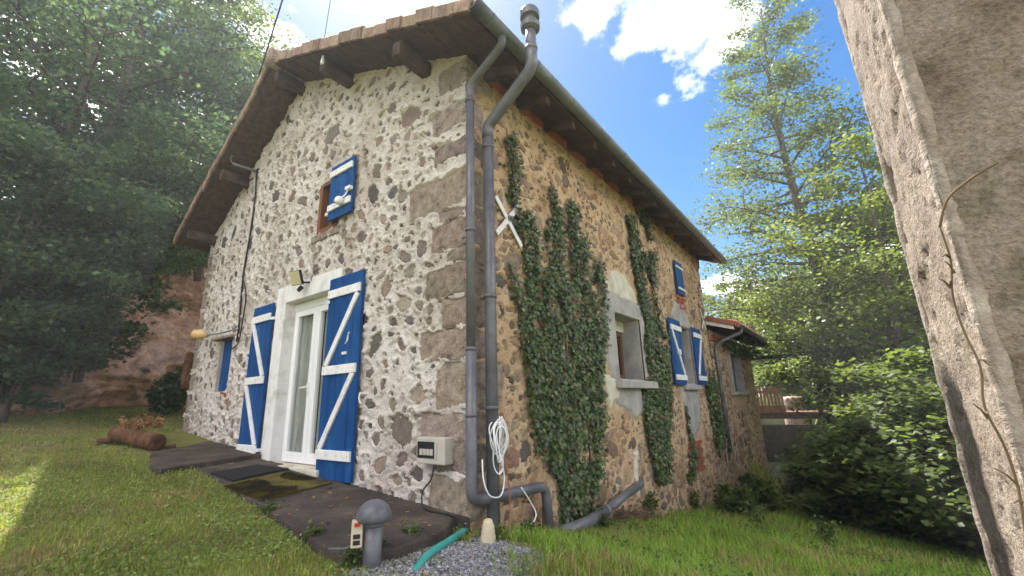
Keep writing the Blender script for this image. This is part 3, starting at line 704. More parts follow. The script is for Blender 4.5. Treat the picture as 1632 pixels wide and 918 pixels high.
# ------------------------------------------------------------------ lower annex at the far end
annex = thing('stone_annex', 'low stone annex with red tile roof adjoining the far end of the house', 'building', (11.8, 2, -2.7))
AX0, AX1, AY = HL+.01, 14.5, -.02
AW = (10.95, 12.25, .10, 1.18)
def ain(u, v, r):
    return (AX0+.1 < u < AX1-.05) and v < 1.5 and v > -2.9 and not rect((10.6, 12.6, -.25, 1.4), u, v, r*.7)
Aw = lambda u, v, h: np.stack([np.asarray(u)+0*np.asarray(h), AY-np.asarray(h), np.asarray(v)+0*np.asarray(h)], -1) if isinstance(u, np.ndarray) else (u, AY-h, v)
ast = stones_for(ain, AX0, AX1, -2.8, 1.6, [(200, .12, .2), (900, .07, .12), (2500, .04, .07)], 18, .9)
aw = relief('wall', annex, M_mortar2, AX0, AX1, -3.1, 1.62, .04, Aw, lambda u, v: ~rect(AW, u, v), ast, .012, .01, .05, 51, False)
put_stones(ast, Aw, .004, aw, PALL, 60, 19, False)
MB().box((AX1-.3, .05, -3.1), (AX1-.001, 4.4, 1.6)).build('end_wall', M_mortar2, annex)
MB().box((AX0+.01, 4.1, -3.1), (AX1-.31, 4.4, 2.6)).build('rear_wall', M_mortar2, annex)
u0, u1, v0, v1 = AW
wb = MB(); wb.box((u0-.22, AY-.05, v0-.1), (u0, .15, v1+.2)); wn_ = wb.build('window', M_cement, annex, bevel=.01)
MB().box((u1, AY-.05, v0-.1), (u1+.16, .15, v1+.2)).build('window_jamb', M_cement, wn_, bevel=.01)
MB().box((u0, AY-.05, v1), (u1, .15, v1+.2)).build('window_lintel', M_cement, wn_, bevel=.01)
MB().box((u0-.3, AY-.14, v0-.1), (u0+.18, .1, v0-.012)).build('window_sill', M_cement, wn_, bevel=.01)
MB().box((u0+.3, AY-.16, v0-.1), (u1+.3, .1, v0-.002)).build('window_sill', M_cement, wn_, bevel=.01)
MB().box((u0+.1, .1, v0), (u0+.2, .3, v1)).build('window_frame', M_cement, wn_)
MB().box((u0, .30, v0), (u1, .32, v1)).build('pane', M_glass, wn_)
MB().box((u0-.4, .9, v0-.6), (u1+.4, .93, v1+.4)).build('dark_backing', M_dark, annex)  # near-black panel behind the pane, stands in for an unlit room
for j in range(5):
    for k in range(3):
        x = 12.75+k*.23-(.1 if j % 2 else 0); MB().box((x, AY-.04-R.uniform(0, .01), 1.12+j*.082), (x+.215, .05, 1.19+j*.082)).build('brick', M_brick, annex, bevel=.004)
for k in range(9):
    x = AX0+.05+k*.23; MB().box((x, AY-.04-R.uniform(0, .01), 1.36), (x+.215, .05, 1.50)).build('brick', M_brick, annex, bevel=.004)
# roof: slopes down to the eave
ae, aez, asl = -.62, 1.62, .32
az_ = lambda y: aez+(y-ae)*asl
AXR = 15.3
MB().prism([(AX0, ae, az_(ae)), (AXR, ae, az_(ae)), (AXR, 4.5, az_(4.5)), (AX0, 4.5, az_(4.5))], (0, 0, .06)).build('roof_deck', M_soffit, annex)
MB().prism([(AX0-.012, ae+.0, az_(ae)-.06), (AX0+.02, ae, az_(ae)-.06), (AX0+.02, .2, az_(.2)-.06), (AX0-.012, .2, az_(.2)-.06)], (0, 0, .12)).build('barge_board', M_whited, annex)
for r_ in range(11):                      # tile columns near the gable end, others as one covering
    pass
us = np.arange(AX0, AXR, .04); ss = np.linspace(0, 1, 26); U, T = np.meshgrid(us, ss); Yv = ae-.05+(4.5-ae)*T
Zv = az_(Yv)+.11+.035*np.sin(U*2*np.pi/.22)+.02*((T*11) % 1); n, m_ = U.shape; I = (np.arange(n-1)[:, None]*m_+np.arange(m_-1)[None]).reshape(-1)
npmesh('tile_covering', np.stack([U, Yv, Zv], -1).reshape(-1, 3), np.stack([I, I+1, I+1+m_, I+m_], -1), M_tile2, annex, kind='stuff')
for k in range(14):
    ya = ae-.06+k*.2; yb = ya+.22
    V = [(AX0-.05, ya, az_(ya)+.03), (AX0-.05, yb, az_(yb)+.045), (AX0-.05, yb, az_(yb)+.17), (AX0-.05, ya, az_(ya)+.155), (AX0+.12, ya, az_(ya)+.03), (AX0+.12, yb, az_(yb)+.045), (AX0+.12, yb, az_(yb)+.17), (AX0+.12, ya, az_(ya)+.155)]
    mesh('verge_tile', V, [(0, 1, 2, 3), (7, 6, 5, 4), (0, 4, 5, 1), (3, 2, 6, 7), (0, 3, 7, 4), (1, 5, 6, 2)], M_tile2, annex, bevel=.008)
for k in range(28):
    x = AX0+.11+k*.22; MB().tube([(x, ae-.07, az_(ae)+.095), (x, ae+.35, az_(ae+.35)+.11)], [.075, .06], 9).build('eave_tile', M_tile2, annex)
for k in range(11):
    x = AX0+.25+k*.55; MB().prism([(x, ae+.05, az_(ae)-.07), (x+.08, ae+.05, az_(ae)-.07), (x+.08, .1, az_(.1)-.1), (x, .1, az_(.1)-.1)], (0, 0, .09)).build('rafter', M_beam, annex)
GYa, GZa = ae-.10, az_(ae)+.05
vs = [(x, GYa+a, GZa+b) for x in (AX0-.05, AXR) for a, b in prof]; n = len(prof)
mesh('gutter', vs, [(k, (k+1) % n, n+(k+1) % n, n+k) for k in range(n)]+[tuple(range(n)), tuple(range(2*n-1, n-1, -1))], M_zinc, annex, smooth=True)
MB().tube([(AX0+.35, GYa, GZa-.05), (AX0+.35, GYa+.02, GZa-.15), (AX0+.3, -.25, GZa-.32), (AX0+.28, -.09, GZa-.45), (AX0+.26, -.08, GZa-.6), (AX0+.26, -.08, -1.32)], .045, 10).build('downpipe', M_zinc, annex, smooth=True)
for z in (.9, -.2, -1.2): MB().tube([(AX0+.26, -.08, z-.02), (AX0+.26, -.08, z+.02)], .052, 10).build('pipe_collar', M_zinc, annex)

# ------------------------------------------------------------------ pipes on the house corner
dpy = -.085; dpx = LP(750, 400, dpy)[0]
dp = thing('rain_downpipe', 'grey rainwater downpipe from the gutter down the house corner', 'pipe', (dpx, dpy, -.85))
gxy = P(800, 78, 1, GY)
top = (float(gxy[0]), GY, GZ-.07)
zt = LP(748, 165)[1]
def arc(pts, k=6):
    # round the corners of a polyline
    pts = [Vector(p) for p in pts]; o = [pts[0]]
    for i in range(1, len(pts)-1):
        a, b, c = pts[i-1], pts[i], pts[i+1]; r = min((a-b).length, (c-b).length)*.45; r = min(r, .10)
        p0 = b+(a-b).normalized()*r; p1 = b+(c-b).normalized()*r
        for j in range(k+1):
            t = j/k; o.append(p0*(1-t)**2+b*2*t*(1-t)+p1*t*t)
    return o+[pts[-1]]
MB().tube(arc([top, (top[0], GY+.0, GZ-.16), (dpx, dpy, zt+.12), (dpx, dpy, zt-.1)]), .040, 14).build('swan_neck', M_pvc, dp, smooth=True)
MB().tube([(dpx, dpy, zt-.02), (dpx, dpy, .45)], .041, 16).build('upper_pipe', M_pvc, dp, smooth=True)
MB().tube(arc([(dpx, dpy, .46), (dpx, dpy, -.76), (LP(862, 772, -.1)[0], -.15, LP(862, 775, -.12)[1]), (LP(862, 772, -.1)[0]+.02, -.17, -1.3)]), .047, 16).build('lower_pipe', M_pvc, dp, smooth=True)
for z in (zt-.06, 1.55, .45, -.10): MB().tube([(dpx, dpy, z-.015), (dpx, dpy, z+.015)], .051, 16).build('pipe_collar', M_pvc, dp, smooth=True)
for z in (1.5, -.05): MB().box((dpx-.01, dpy, z-.01), (dpx+.01, .02, z+.01)).build('pipe_clip', M_zinc, dp)
fy = -.12; fx = LP(780, 400, fy)[0]
e1 = P(848, 108, 1, -.72); e2 = (float(e1[0]), -.72, float(e1[2]))
ztop = P(834, 12, 1, -.72)[2]; zb1 = LP(783, 212, -.1)[1]
fl = thing('flue_pipe', 'thick grey flue pipe cranked around the eave with a round cowl on top', 'pipe', (fx, fy, -1.2))
MB().tube([(fx, fy, -1.25), (fx, fy, zb1-.02)], .055, 18).build('lower_pipe', M_pvc, fl, smooth=True)
MB().tube(arc([(fx, fy, zb1-.12), (fx, fy, zb1+.02), e2, (e2[0], e2[1], e2[2]+.25)]), .058, 18).build('cranked_pipe', M_pvc, fl, smooth=True)
MB().tube([(e2[0], e2[1], e2[2]+.1), (e2[0], e2[1], ztop-.12)], .054, 18).build('upper_pipe', M_pvc, fl, smooth=True)
MB().lathe((e2[0], e2[1], ztop-.2), [(.06, 0), (.095, .02), (.10, .07), (.062, .085), (.062, .15), (.098, .155), (.10, .22), (.085, .25), (0, .26)], 20).build('cowl', M_pvc, fl, smooth=False)
for z in (zb1-.22, .95, -.05, -1.0): MB().tube([(fx, fy, z-.018), (fx, fy, z+.018)], .063, 18).build('pipe_collar', M_pvc, fl, smooth=True)
MB().tube([(e2[0], e2[1], e2[2]+.2), (e2[0], e2[1], e2[2]+.24)], .064, 18).build('pipe_collar', M_pvc, fl, smooth=True)
for z in (.95, -.05): MB().box((fx-.012, fy+.05, z-.012), (fx+.012, .02, z+.012)).build('pipe_clip', M_zinc, fl)
# drain pipe lying against the wall
pe = onground(898, 858); pw = LP(1026, 772, -.10)
q0 = Vector((float(pe[0]), float(pe[1]), float(pe[2])+.05)); q1 = Vector((pw[0], -.06, pw[1]))
dpipe = thing('drain_pipe', 'grey plastic drain pipe slanting from a wall hole down to the grass', 'pipe', q0)
m1 = q0.lerp(q1, .45)-Vector((0, 0, .05))
MB().tube([q0, q0.lerp(m1, .5)-Vector((0, 0, .02)), m1], .056, 16).build('lower_pipe', M_pvc, dpipe, smooth=True)
MB().tube([m1, m1.lerp(q1, .5)+Vector((0, 0, .01)), q1, q1+Vector((.25, .12, .06))], .050, 16).build('upper_pipe', M_pvc, dpipe, smooth=True)
dd = (q1-m1).normalized(); MB().tube([m1-dd*.05, m1+dd*.05], .062, 16).build('pipe_collar', M_pvc, dpipe, smooth=True)

# tie plates
def cross(name, label, pts, toW, ctr):
    t = thing(name, label, 'wall tie', toW(ctr[0], ctr[1], 0), 'crossed tie plates')
    for i, (a, b) in enumerate(pts):
        MB().bar(toW(*a, .035+.012*i), toW(*b, .035+.012*i), toW(1, .7, 0) if 0 else Vector((1, 0, 1)) if i else Vector((1, 0, -1)), .055, .012).build('bar', M_whited, t)
    nrm = (0, -1, 0)
    MB().lathe(toW(ctr[0], ctr[1], .05), [(.035, 0), (.035, .015), (.018, .02), (.018, .045), (0, .05)], 8, nrm).build('bolt', M_zinc, t)
cross('tie_plate', 'white crossed iron tie plate beside the flue pipe', [(LP(786, 314), LP(827, 394)), (LP(822, 330), LP(786, 373))], Lw, LP(806, 350))
cross('tie_plate', 'white crossed iron tie plate above the annex roof', [(LP(1113, 492), LP(1123, 526)), (LP(1121, 494), LP(1116, 524))], Lw, LP(1118, 509))

# ------------------------------------------------------------------ patio slabs and mats
SA = lambda y: -.885+.073*y
def slabpt(px, py, off=0.0):
    d_ = ray(px, py); t = (CAM[2]+.885-.073*CAM[1]-off)/(.073*d_[1]-d_[2]); return CAM+d_*t
lowp = [(727, 820), (715, 838), (690, 853), (640, 868), (590, 880), (545, 882), (505, 862), (455, 832), (415, 806), (360, 772), (318, 752)]
front = [slabpt(*p) for p in lowp]
front = [(float(a[0]), float(a[1])) for a in front]
poly = [(.02, -.02)]+[(x, y) for x, y in front]+[(front[-1][0]+.2, 4.25), (.02, 4.2)]
rr = random.Random(4); dense = []
for i, p in enumerate(poly):
    a = poly[(i+1) % len(poly)]; n_ = max(1, int(math.hypot(a[0]-p[0], a[1]-p[1])/.12))
    for k in range(n_): t = k/n_; dense.append((p[0]+(a[0]-p[0])*t+rr.uniform(-.02, .02), p[1]+(a[1]-p[1])*t+rr.uniform(-.02, .02)))
nD = len(dense)
vs = [(x, y, SA(y)) for x, y in dense]+[(x-.02*(x < -.05), y, SA(y)-.35) for x, y in dense]
mesh('patio_slab', vs, [tuple(range(nD)), tuple(range(2*nD-1, nD-1, -1))]+[(i, nD+i, nD+(i+1) % nD, (i+1) % nD) for i in range(nD)], M_slab, kind='structure', bevel=.015)
def planept(px, py, z0, sl):
    d_ = ray(px, py); t = (z0+sl*CAM[1]-CAM[2])/(d_[2]-sl*d_[1]); return CAM+d_*t
RS = (-.79, .063)       # raised slab plane z=z0+sl*y
up = [(380, 727), (318, 737), (248, 748), (236, 738), (243, 715), (262, 697), (290, 692)]
pp = [planept(a, b, *RS) for a, b in up]; pp = [(float(a[0]), float(a[1])) for a in pp]
poly = [(.02, pp[0][1]-.02)]+pp+[(.02, GW+.05)]
dense = []
for i, p in enumerate(poly):
    a = poly[(i+1) % len(poly)]; n_ = max(1, int(math.hypot(a[0]-p[0], a[1]-p[1])/.12))
    for k in range(n_): t = k/n_; dense.append((p[0]+(a[0]-p[0])*t+rr.uniform(-.02, .02), p[1]+(a[1]-p[1])*t+rr.uniform(-.02, .02)))
nD = len(dense)
vs = [(x, y, RS[0]+RS[1]*y) for x, y in dense]+[(x, y, RS[0]+RS[1]*y-.4) for x, y in dense]
mesh('raised_slab', vs, [tuple(range(nD)), tuple(range(2*nD-1, nD-1, -1))]+[(i, nD+i, nD+(i+1) % nD, (i+1) % nD) for i in range(nD)], M_slab, kind='structure', bevel=.015)
SLABPOLY = [(x, y) for x, y in front]+[(front[-1][0]+.2, 4.25), (.02, 4.2), (.02, -.02)]
RAISEPOLY = poly
def mat_obj(name, label, corners, m, ribs, h, group=None):
    c = [Vector(slabpt(*p, 0)) for p in corners]
    t = thing(name, label, 'doormat', sum(c, Vector())/4, group)
    lift = Vector((0, 0, .004))
    MB().prism([p+lift for p in c][::-1], (0, 0, h)).build('backing', m, t, bevel=.004)
    if ribs:
        for k in range(ribs):
            s_ = (k+.5)/ribs; a = c[0].lerp(c[1], s_)+Vector((0, 0, h+.006)); b = c[3].lerp(c[2], s_)+Vector((0, 0, h+.006))
            MB().bar(a.lerp(b, .02), a.lerp(b, .98), (0, 0, 1), .014, .03).build('rib', m, t)
    return t
mat_obj('doormat', 'black ribbed rubber doormat on the patio left of the mossy mat', [(335, 756), (410, 743), (461, 749), (371, 769)], M_black, 16, .010)
mm = mat_obj('doormat', 'worn mat overgrown with yellow moss before the glazed door', [(356, 775), (458, 752), (531, 771), (416, 800)], M_moss, 0, .014)
c = [Vector(slabpt(*p, .02)) for p in [(356, 775), (458, 752), (531, 771), (416, 800)]]
bl = MB(); 
for k in range(9000):
    a, b = R.random(), R.random(); p = (c[0].lerp(c[1], a)).lerp(c[3].lerp(c[2], a), b)
    if vn(p.x*4, p.y*4, 1, 3) < .42+.25*max(0, b-.4): continue
    h = R.uniform(.006, .02); dx_, dy_ = R.uniform(-.008, .008), R.uniform(-.008, .008)
    bl.add([(p.x-.003, p.y, p.z-.002), (p.x+.003, p.y+.002, p.z-.002), (p.x+dx_, p.y+dy_, p.z+h)], [(0, 1, 2)])
bl.build('moss', M_moss, mm, kind='stuff')

# ------------------------------------------------------------------ small things on the walls
# breaker box
by0, bz0 = GP(719, 742, -.14); by1, bz1 = GP(672, 700, -.14)
bx = thing('breaker_box', 'beige breaker box with dark window on the gable wall by the corner', 'electrical box', (-.07, (by0+by1)/2, bz0))
by0, by1, bz0, bz1 = .15, .50, -.50, -.28
MB().box((-.115, by0, bz0), (.01, by1, bz1)).build('casing', M_box, bx, bevel=.012)
MB().box((-.121, by0+.10, bz0+.05), (-.113, by1-.02, bz1-.035)).build('door_window', M_cable, bx, bevel=.003)
for k in range(4): MB().box((-.128, by0+.13+k*.043, bz0+.075), (-.118, by0+.165+k*.043, bz0+.125)).build('breaker', M_box, bx, bevel=.002)
MB().box((-.124, by0+.085, bz0+.05), (-.112, by0+.11, bz1-.035)).build('hinge_strip', M_box, bx)
y_, z_ = .33, -.5
wire = [(-.06, y_, z_), (-.07, y_+.02, z_-.12), (-.09, y_+.10, z_-.22), (-.10, y_+.09, SA(.4)+.03), (-.13, .3, SA(.3)+.012), (-.10, .1, SA(.1)+.012), (-.12, -.05, SA(0)-.02), (-.1, -.2, -1.08)]
def smoothpath(pts, n=8):
    pts = [Vector(p) for p in pts]; o = []
    for i in range(len(pts)-1):
        p0 = pts[max(i-1, 0)]; p1 = pts[i]; p2 = pts[i+1]; p3 = pts[min(i+2, len(pts)-1)]
        for k in range(n):
            t = k/n; o.append(.5*((2*p1)+(p2-p0)*t+(2*p0-5*p1+4*p2-p3)*t*t+(3*p1-p0-3*p2+p3)*t**3))
    return o+[pts[-1]]
MB().tube(smoothpath(wire), .007, 6).build('supply_cable', M_cable, bx, smooth=True)
# coil of white cable
coil = thing('cable_coil', 'tangled coil of white cable hung between the two corner pipes', 'cable', (.2, -.12, -.7))
rr = random.Random(9)
for k in range(11):
    cx, cz = .20+rr.uniform(-.03, .05), -.42+rr.uniform(-.06, .06); w, h = rr.uniform(.05, .10), rr.uniform(.16, .32); yy = -.17-rr.uniform(0, .06); pts = []
    for j in range(17):
        t = 2*math.pi*j/16; pts.append((cx+w*math.sin(t)*(.6+.4*abs(math.cos(t/2))), yy+.02*math.sin(t*2+k), cz+.10-h*(1-math.cos(t))/2*1.3+.15))
    MB().tube(smoothpath(pts, 3), .006, 5).build('loop', M_pvcw, coil, smooth=True)
for k in range(4):
    MB().tube(smoothpath([(.19+.012*k, -.10, .12+.1*k), (.18+.015*k, -.12, -.05), (.20+.01*k, -.14, -.2), (.2, -.16, -.3)]), .005, 5).build('strand', M_pvcw, coil, smooth=True)
MB().tube(smoothpath([(.02, -.15, -.45), (.0, -.18, -.6), (.05, -.2, -.72), (.18, -.21, -.74), (.24, -.2, -.6), (.2, -.18, -.4)]), .006, 5).build('strand', M_pvcw, coil, smooth=True)
MB().tube(smoothpath([(.24, -.2, -.45), (.28, -.22, -.7), (.25, -.24, -.95), (.22, -.26, -1.02)]), .005, 5).build('strand', M_copper, coil, smooth=True)
MB().tube(smoothpath([(.45, -.22, -.72), (.6, -.26, -.95), (.45, -.28, -1.02), (.25, -.26, -1.02)]), .006, 5).build('strand', M_pvcw, coil, smooth=True)
# cream ribbed pot where the wires end
pb = P(778, 848, 1, -.34)
pot = MB().lathe((float(pb[0]), -.34, gz(pb[0], -.34)-.01), [(.055, 0), (.06, .02), (.056, .04), (.058, .05), (.05, .075), (.052, .085), (.045, .11), (.046, .12), (.036, .15), (.03, .165), (.022, .17), (.022, .15), (0, .14)], 20).build('ribbed_pot', M_cream, smooth=True)
tag(pot, 'cream ribbed cone pot on the ground below the cable coil', 'pot')
# small board propped at the wall
pl = onground(846, 846); V, F = rough_block((.87, -.16, -1.28), (.95, -.13, -.95), .004, 3, 3)
tag(mesh('wood_stake', V, F, M_beam), 'short grey wooden stake standing between the pipes', 'stake')
# teal hose
h0 = P(741, 846, 0, -.10); h1 = onground(682, 893)
hose = MB().tube(smoothpath([h1*1.3-h0*.3+np.array([0, 0, -.01]), h1+np.array([0, 0, .03]), (h0+h1)/2+np.array([0, 0, .015]), h0]), .026, 12).build('drain_hose', M_hose, smooth=True)
tag(hose, 'short teal corrugated hose end lying by the slab corner', 'hose')
# mushroom vent
vb = onground(592, 905); vb = Vector((float(vb[0]), float(vb[1]), gz(vb[0], vb[1])))
D_ = math.hypot(vb.x-CAM[0], vb.y-CAM[1]); ppm = FPX/D_*.93; prad = 11.8/ppm; ct = CAM+ray(593, 797)*(D_/math.hypot(*ray(593, 797)[:2])); hcap = float(ct[2])-vb.z
vent = thing('mushroom_vent', 'dark grey mushroom vent pipe standing in the ground beside the patio slab', 'vent', vb)
MB().tube([vb-Vector((0, 0, .1)), vb+Vector((0, 0, hcap*.66))], prad, 18).build('pipe', M_pvc, vent, smooth=True)
MB().lathe(vb+Vector((0, 0, hcap*.60)), [(prad*1.0, 0), (prad*1.18, .01), (prad*1.18, hcap*.13), (prad*1.05, hcap*.14), (prad*1.05, hcap*.2)], 18).build('collar', M_pvc, vent, smooth=False)
MB().lathe(vb+Vector((0, 0, hcap*.68)), [(prad*1.0, .02), (prad*1.6, .0), (prad*1.82, hcap*.02), (prad*1.9, hcap*.06), (prad*1.84, hcap*.13), (prad*1.55, hcap*.22), (prad*1.05, hcap*.285), (prad*.6, hcap*.315), (0, hcap*.325)], 28).build('cap', M_pvc, vent, smooth=True)
# twin socket strapped to the vent
sl_ = CAM+ray(569, 850)*((D_-.02)/math.hypot(*ray(569, 850)[:2])); sc = Vector(map(float, sl_)); dv = Vector((vb.x-CAM[0], vb.y-CAM[1], 0)).normalized(); rt = Vector((dv.y, -dv.x, 0))
sk = thing('twin_socket', 'cream twin power socket with red switch fixed to the mushroom vent', 'socket', sc-Vector((0, 0, .06)))
hw, hh_ = 6.8/ppm, 15.5/ppm
def obox(c, r, u, f, a, b, d_):
    V = [c+r*(i*a)+u*(j*b)+f*(k*d_) for k in (-1, 1) for j in (-1, 1) for i in (-1, 1)]
    return V, [(0, 2, 3, 1), (4, 5, 7, 6), (0, 1, 5, 4), (2, 6, 7, 3), (0, 4, 6, 2), (1, 3, 7, 5)]
UZ = Vector((0, 0, 1)); V, F = obox(sc, rt, UZ, dv, hw, hh_, .03); mesh('casing', V, F, M_cream, sk, bevel=.006)
for k in (-.15, -.6): V, F = obox(sc+UZ*(hh_*k)-dv*.03, rt, UZ, dv, hw*.62, hh_*.17, .006); mesh('outlet', V, F, M_dark, sk, bevel=.003)
V, F = obox(sc+UZ*(hh_*.72)-dv*.03, rt, UZ, dv, hw*.5, hh_*.14, .008); mesh('switch', V, F, M_red, sk, bevel=.003)
MB().tube(smoothpath([sc-UZ*hh_*.8, sc-UZ*(hh_*1.0)-rt*.06, sc-UZ*(hh_*.9)-rt*.16]), .006, 6).build('lead', M_pvc, sk, smooth=True)

# floodlight over the door
fyy, fz = GP(474, 443, -.16); fld = thing('floodlight', 'small floodlight with yellowed face above the door surround', 'floodlight', (-.06, fyy-.05, fz-.08))
cc = Vector((-.17, fyy, fz)); nrm = Vector((-.85, -.25, -.35)).normalized(); sd_ = nrm.cross(UZ).normalized(); uu_ = sd_.cross(nrm)
V, F = obox(cc, sd_, uu_, nrm, .085, .095, .022); mesh('housing', V, F, M_cable, fld, bevel=.006)
V, F = obox(cc+nrm*.020, sd_, uu_, nrm, .078, .088, .005); mesh('lens', V, F, M_yellow, fld, bevel=.002)
MB().tube([cc-nrm*.02, (-.10, fyy-.06, fz-.06), (.0, fyy-.08, fz-.04)], .014, 8).build('arm', M_cable, fld)
MB().tube([(-.08, fyy+.02, fz-.10), (-.12, fyy+.03, fz-.16)], [.03, .026], 10).build('sensor', M_cable, fld)
MB().tube(smoothpath([(-.02, fyy-.09, fz-.03), (-.06, fyy-.16, fz-.01), (-.05, fyy-.24, fz+.07), (-.01, fyy-.28, fz+.10)]), .006, 5).build('lead', M_cable, fld)
# amber lamp at the far end of the gable
ly, lz = GP(336, 536, -.2); lm_ = thing('wall_lamp', 'amber cone wall lamp on a thin arm near the far gable corner', 'lamp', (0, ly-.3, lz))
MB().lathe((-.25, ly+.05, lz+.02), [(.0, -.02), (.045, 0), (.075, .10), (.08, .20), (.075, .20), (.0, .19)], 16, (-.5, .8, .1)).build('shade', M_amber, lm_, smooth=True)
MB().tube(smoothpath([(-.24, ly+.04, lz+.02), (-.15, ly-.2, lz+.03), (-.06, ly-.5, lz+.06), (0, ly-.6, lz+.06)]), .012, 6).build('arm', M_zinc, lm_)
# security camera on the upper shutter
cy_, cz_ = GP(541, 320, -.15); sc_ = thing('security_camera', 'white dome security camera on the upper shutter', 'camera', (-.1, cy_, cz_))
MB().lathe((-.16, cy_, cz_), [(0, -.055), (.03, -.05), (.05, -.02), (.052, .01), (.045, .04), (.02, .05), (0, .052)], 14, (-.3, .2, -.9)).build('dome', M_pvcw, sc_, smooth=True)
MB().lathe((-.185, cy_+.02, cz_-.015), [(.022, 0), (.022, .02), (0, .022)], 10, (-.8, .3, -.3)).build('lens', M_cable, sc_)
MB().tube(smoothpath([(-.15, cy_-.01, cz_+.03), (-.12, cy_-.06, cz_+.07), (-.11, cy_-.10, cz_+.13)]), .010, 6).build('arm', M_pvcw, sc_)
V, F = obox(Vector((-.11, cy_-.12, cz_+.15)), Vector((0, 1, 0)), UZ, Vector((1, 0, 0)), .05, .022, .025); mesh('mount', V, F, M_pvcw, sc_, bevel=.004)

# service conduit and cables
iy, iz = GP(412, 274, -.02); jy, jz = GP(371, 261, -.30)
con = thing('service_conduit', 'short grey conduit arm under the verge where the overhead cable enters', 'conduit', (0, iy, iz))
je = P(371, 261, 0, -.36); je = Vector(map(float, je))
MB().tube([(0.0, iy, iz), je], .024, 10).build('arm', M_zinc, con, smooth=True)
MB().tube(smoothpath([je, je+Vector((-.03, .02, .06)), je+Vector((-.03, 0, .14)), je+Vector((.0, -.02, .18))]), .012, 6).build('hook', M_zinc, con)
drop = [(-.03, iy-.02, iz+.05), (-.045, iy, iz-.03)]+[(-.03, *GP(a, b, -.03)) for a, b in ((406, 320), (398, 378), (389, 430), (384, 480), (381, 520), (377, 545))]
t_ = MB().tube(smoothpath(drop), .014, 6).build('service_cable', M_cable, smooth=True); tag(t_, 'black service cable running down the gable wall', 'cable')
t_ = MB().tube(smoothpath([(-.04, *GP(386, 440, -.04)), (-.05, *GP(392, 470, -.05)), (-.04, *GP(386, 515, -.04)), (-.04, *GP(380, 545, -.04)), (-.03, *GP(370, 556, -.03))]), .010, 6).build('service_cable', M_cable, smooth=True); tag(t_, 'thinner black cable looping down to the blue hatch', 'cable')
def wire3(a, b, sag, n=24): 
    a = Vector(a); b = Vector(b); return [a.lerp(b, k/n)-Vector((0, 0, sag*4*(k/n)*(1-k/n))) for k in range(n+1)]
wa = je+Vector((-.0, 0, .16)); wb_ = Vector(map(float, CAM+ray(470, -70)*6.2))
t_ = MB().tube(wire3(wa, wb_+(wb_-wa)*1.2, .1), .011, 6).build('overhead_cable', M_cable, smooth=True); tag(t_, 'black overhead cable rising from the conduit over the verge', 'cable')
wc = Vector(map(float, P(515, 72, 0, -.3))); wd = Vector(map(float, CAM+ray(536, -60)*7.0))
t_ = MB().tube(wire3(wc, wd, .03), .005, 5).build('aerial_wire', M_cable, smooth=True); tag(t_, 'thin wire rising from the verge above the gable', 'cable')
ic = Vector(map(float, P(514, 98, 0, -.45))); ins = MB().lathe(ic, [(.0, -.045), (.024, -.04), (.028, -.01), (.018, 0), (.026, .015), (.018, .03), (.012, .09)], 12).build('insulator', M_pvcw, smooth=True); tag(ins, 'small white ceramic insulator hanging under the gable overhang', 'insulator')
# plank against the far gable corner
V, F = rough_block((-.12, GW-.02, GP(298, 620)[1]), (.02, GW+.06, GP(303, 567)[1]+.05), .004, 8, 3); 
tag(mesh('plank', V, F, M_log), 'brown plank upright against the far gable corner', 'plank')

# ------------------------------------------------------------------ hollowed log by the slab
lg = planept(224, 722, -.84, .063); lg = Vector(map(float, lg)); lgz = gz(lg.x, lg.y)
log = thing('log_planter', 'hollowed log planter with dried plants resting on two billets', 'planter', (lg.x, lg.y, lgz))
dvl = Vector((lg.x-CAM[0], lg.y-CAM[1], 0)).normalized(); rl = Vector((dvl.y, -dvl.x, 0)); sc1 = (lg-Vector(CAM)).length/FPX
def LQ(px, py, dep=0): return lg+rl*((px-224)*sc1*.93)+UZ*((722-py)*sc1*.96)+dvl*dep
def logtube(p, q, r, name, m=M_log, k=9):
    pts = [p.lerp(q, i/k) for i in range(k+1)]; mb = MB(); mb.tube(pts, [r*(1+.05*math.sin(i*1.7)) for i in range(k+1)], 14)
    return mb.build(name, m, log, smooth=True)
body = logtube(LQ(238, 710, -.25), LQ(196, 699, .55), .11, 'log')
MB().lathe(LQ(238.5, 710, -.26), [(.11, 0), (.095, .015), (.05, .022), (0, .024)], 16, LQ(238, 710, -.25)-LQ(196, 699, .55)).build('cut_end', M_log, body, smooth=True)
logtube(LQ(204, 723, -.15), LQ(258, 718, -.05), .042, 'billet'); logtube(LQ(178, 708, .5), LQ(232, 704, .55), .042, 'billet')
dr_ = MB(); rr = random.Random(3)
for k in range(70):
    p = LQ(rr.uniform(202, 244), 694, rr.uniform(-.05, .45)); e = p+Vector((rr.uniform(-.12, .12), rr.uniform(-.12, .12), rr.uniform(.05, .2)))
    dr_.tube([p, p.lerp(e, .5)+Vector((rr.uniform(-.02, .02), 0, .02)), e], [.006, .005, .002], 4)
    for j in range(3):
        q = p.lerp(e, rr.uniform(.4, 1)); s_ = rr.uniform(.012, .03); a = Vector((rr.uniform(-1, 1), rr.uniform(-1, 1), rr.uniform(-.5, 1))).normalized()*s_; b = a.orthogonal()*.6; dr_.add([q, q+a+b, q+a*2, q+a-b], [(0, 1, 2, 3)])
dr_.build('dried_plants', M_leafdead, log, kind='stuff')

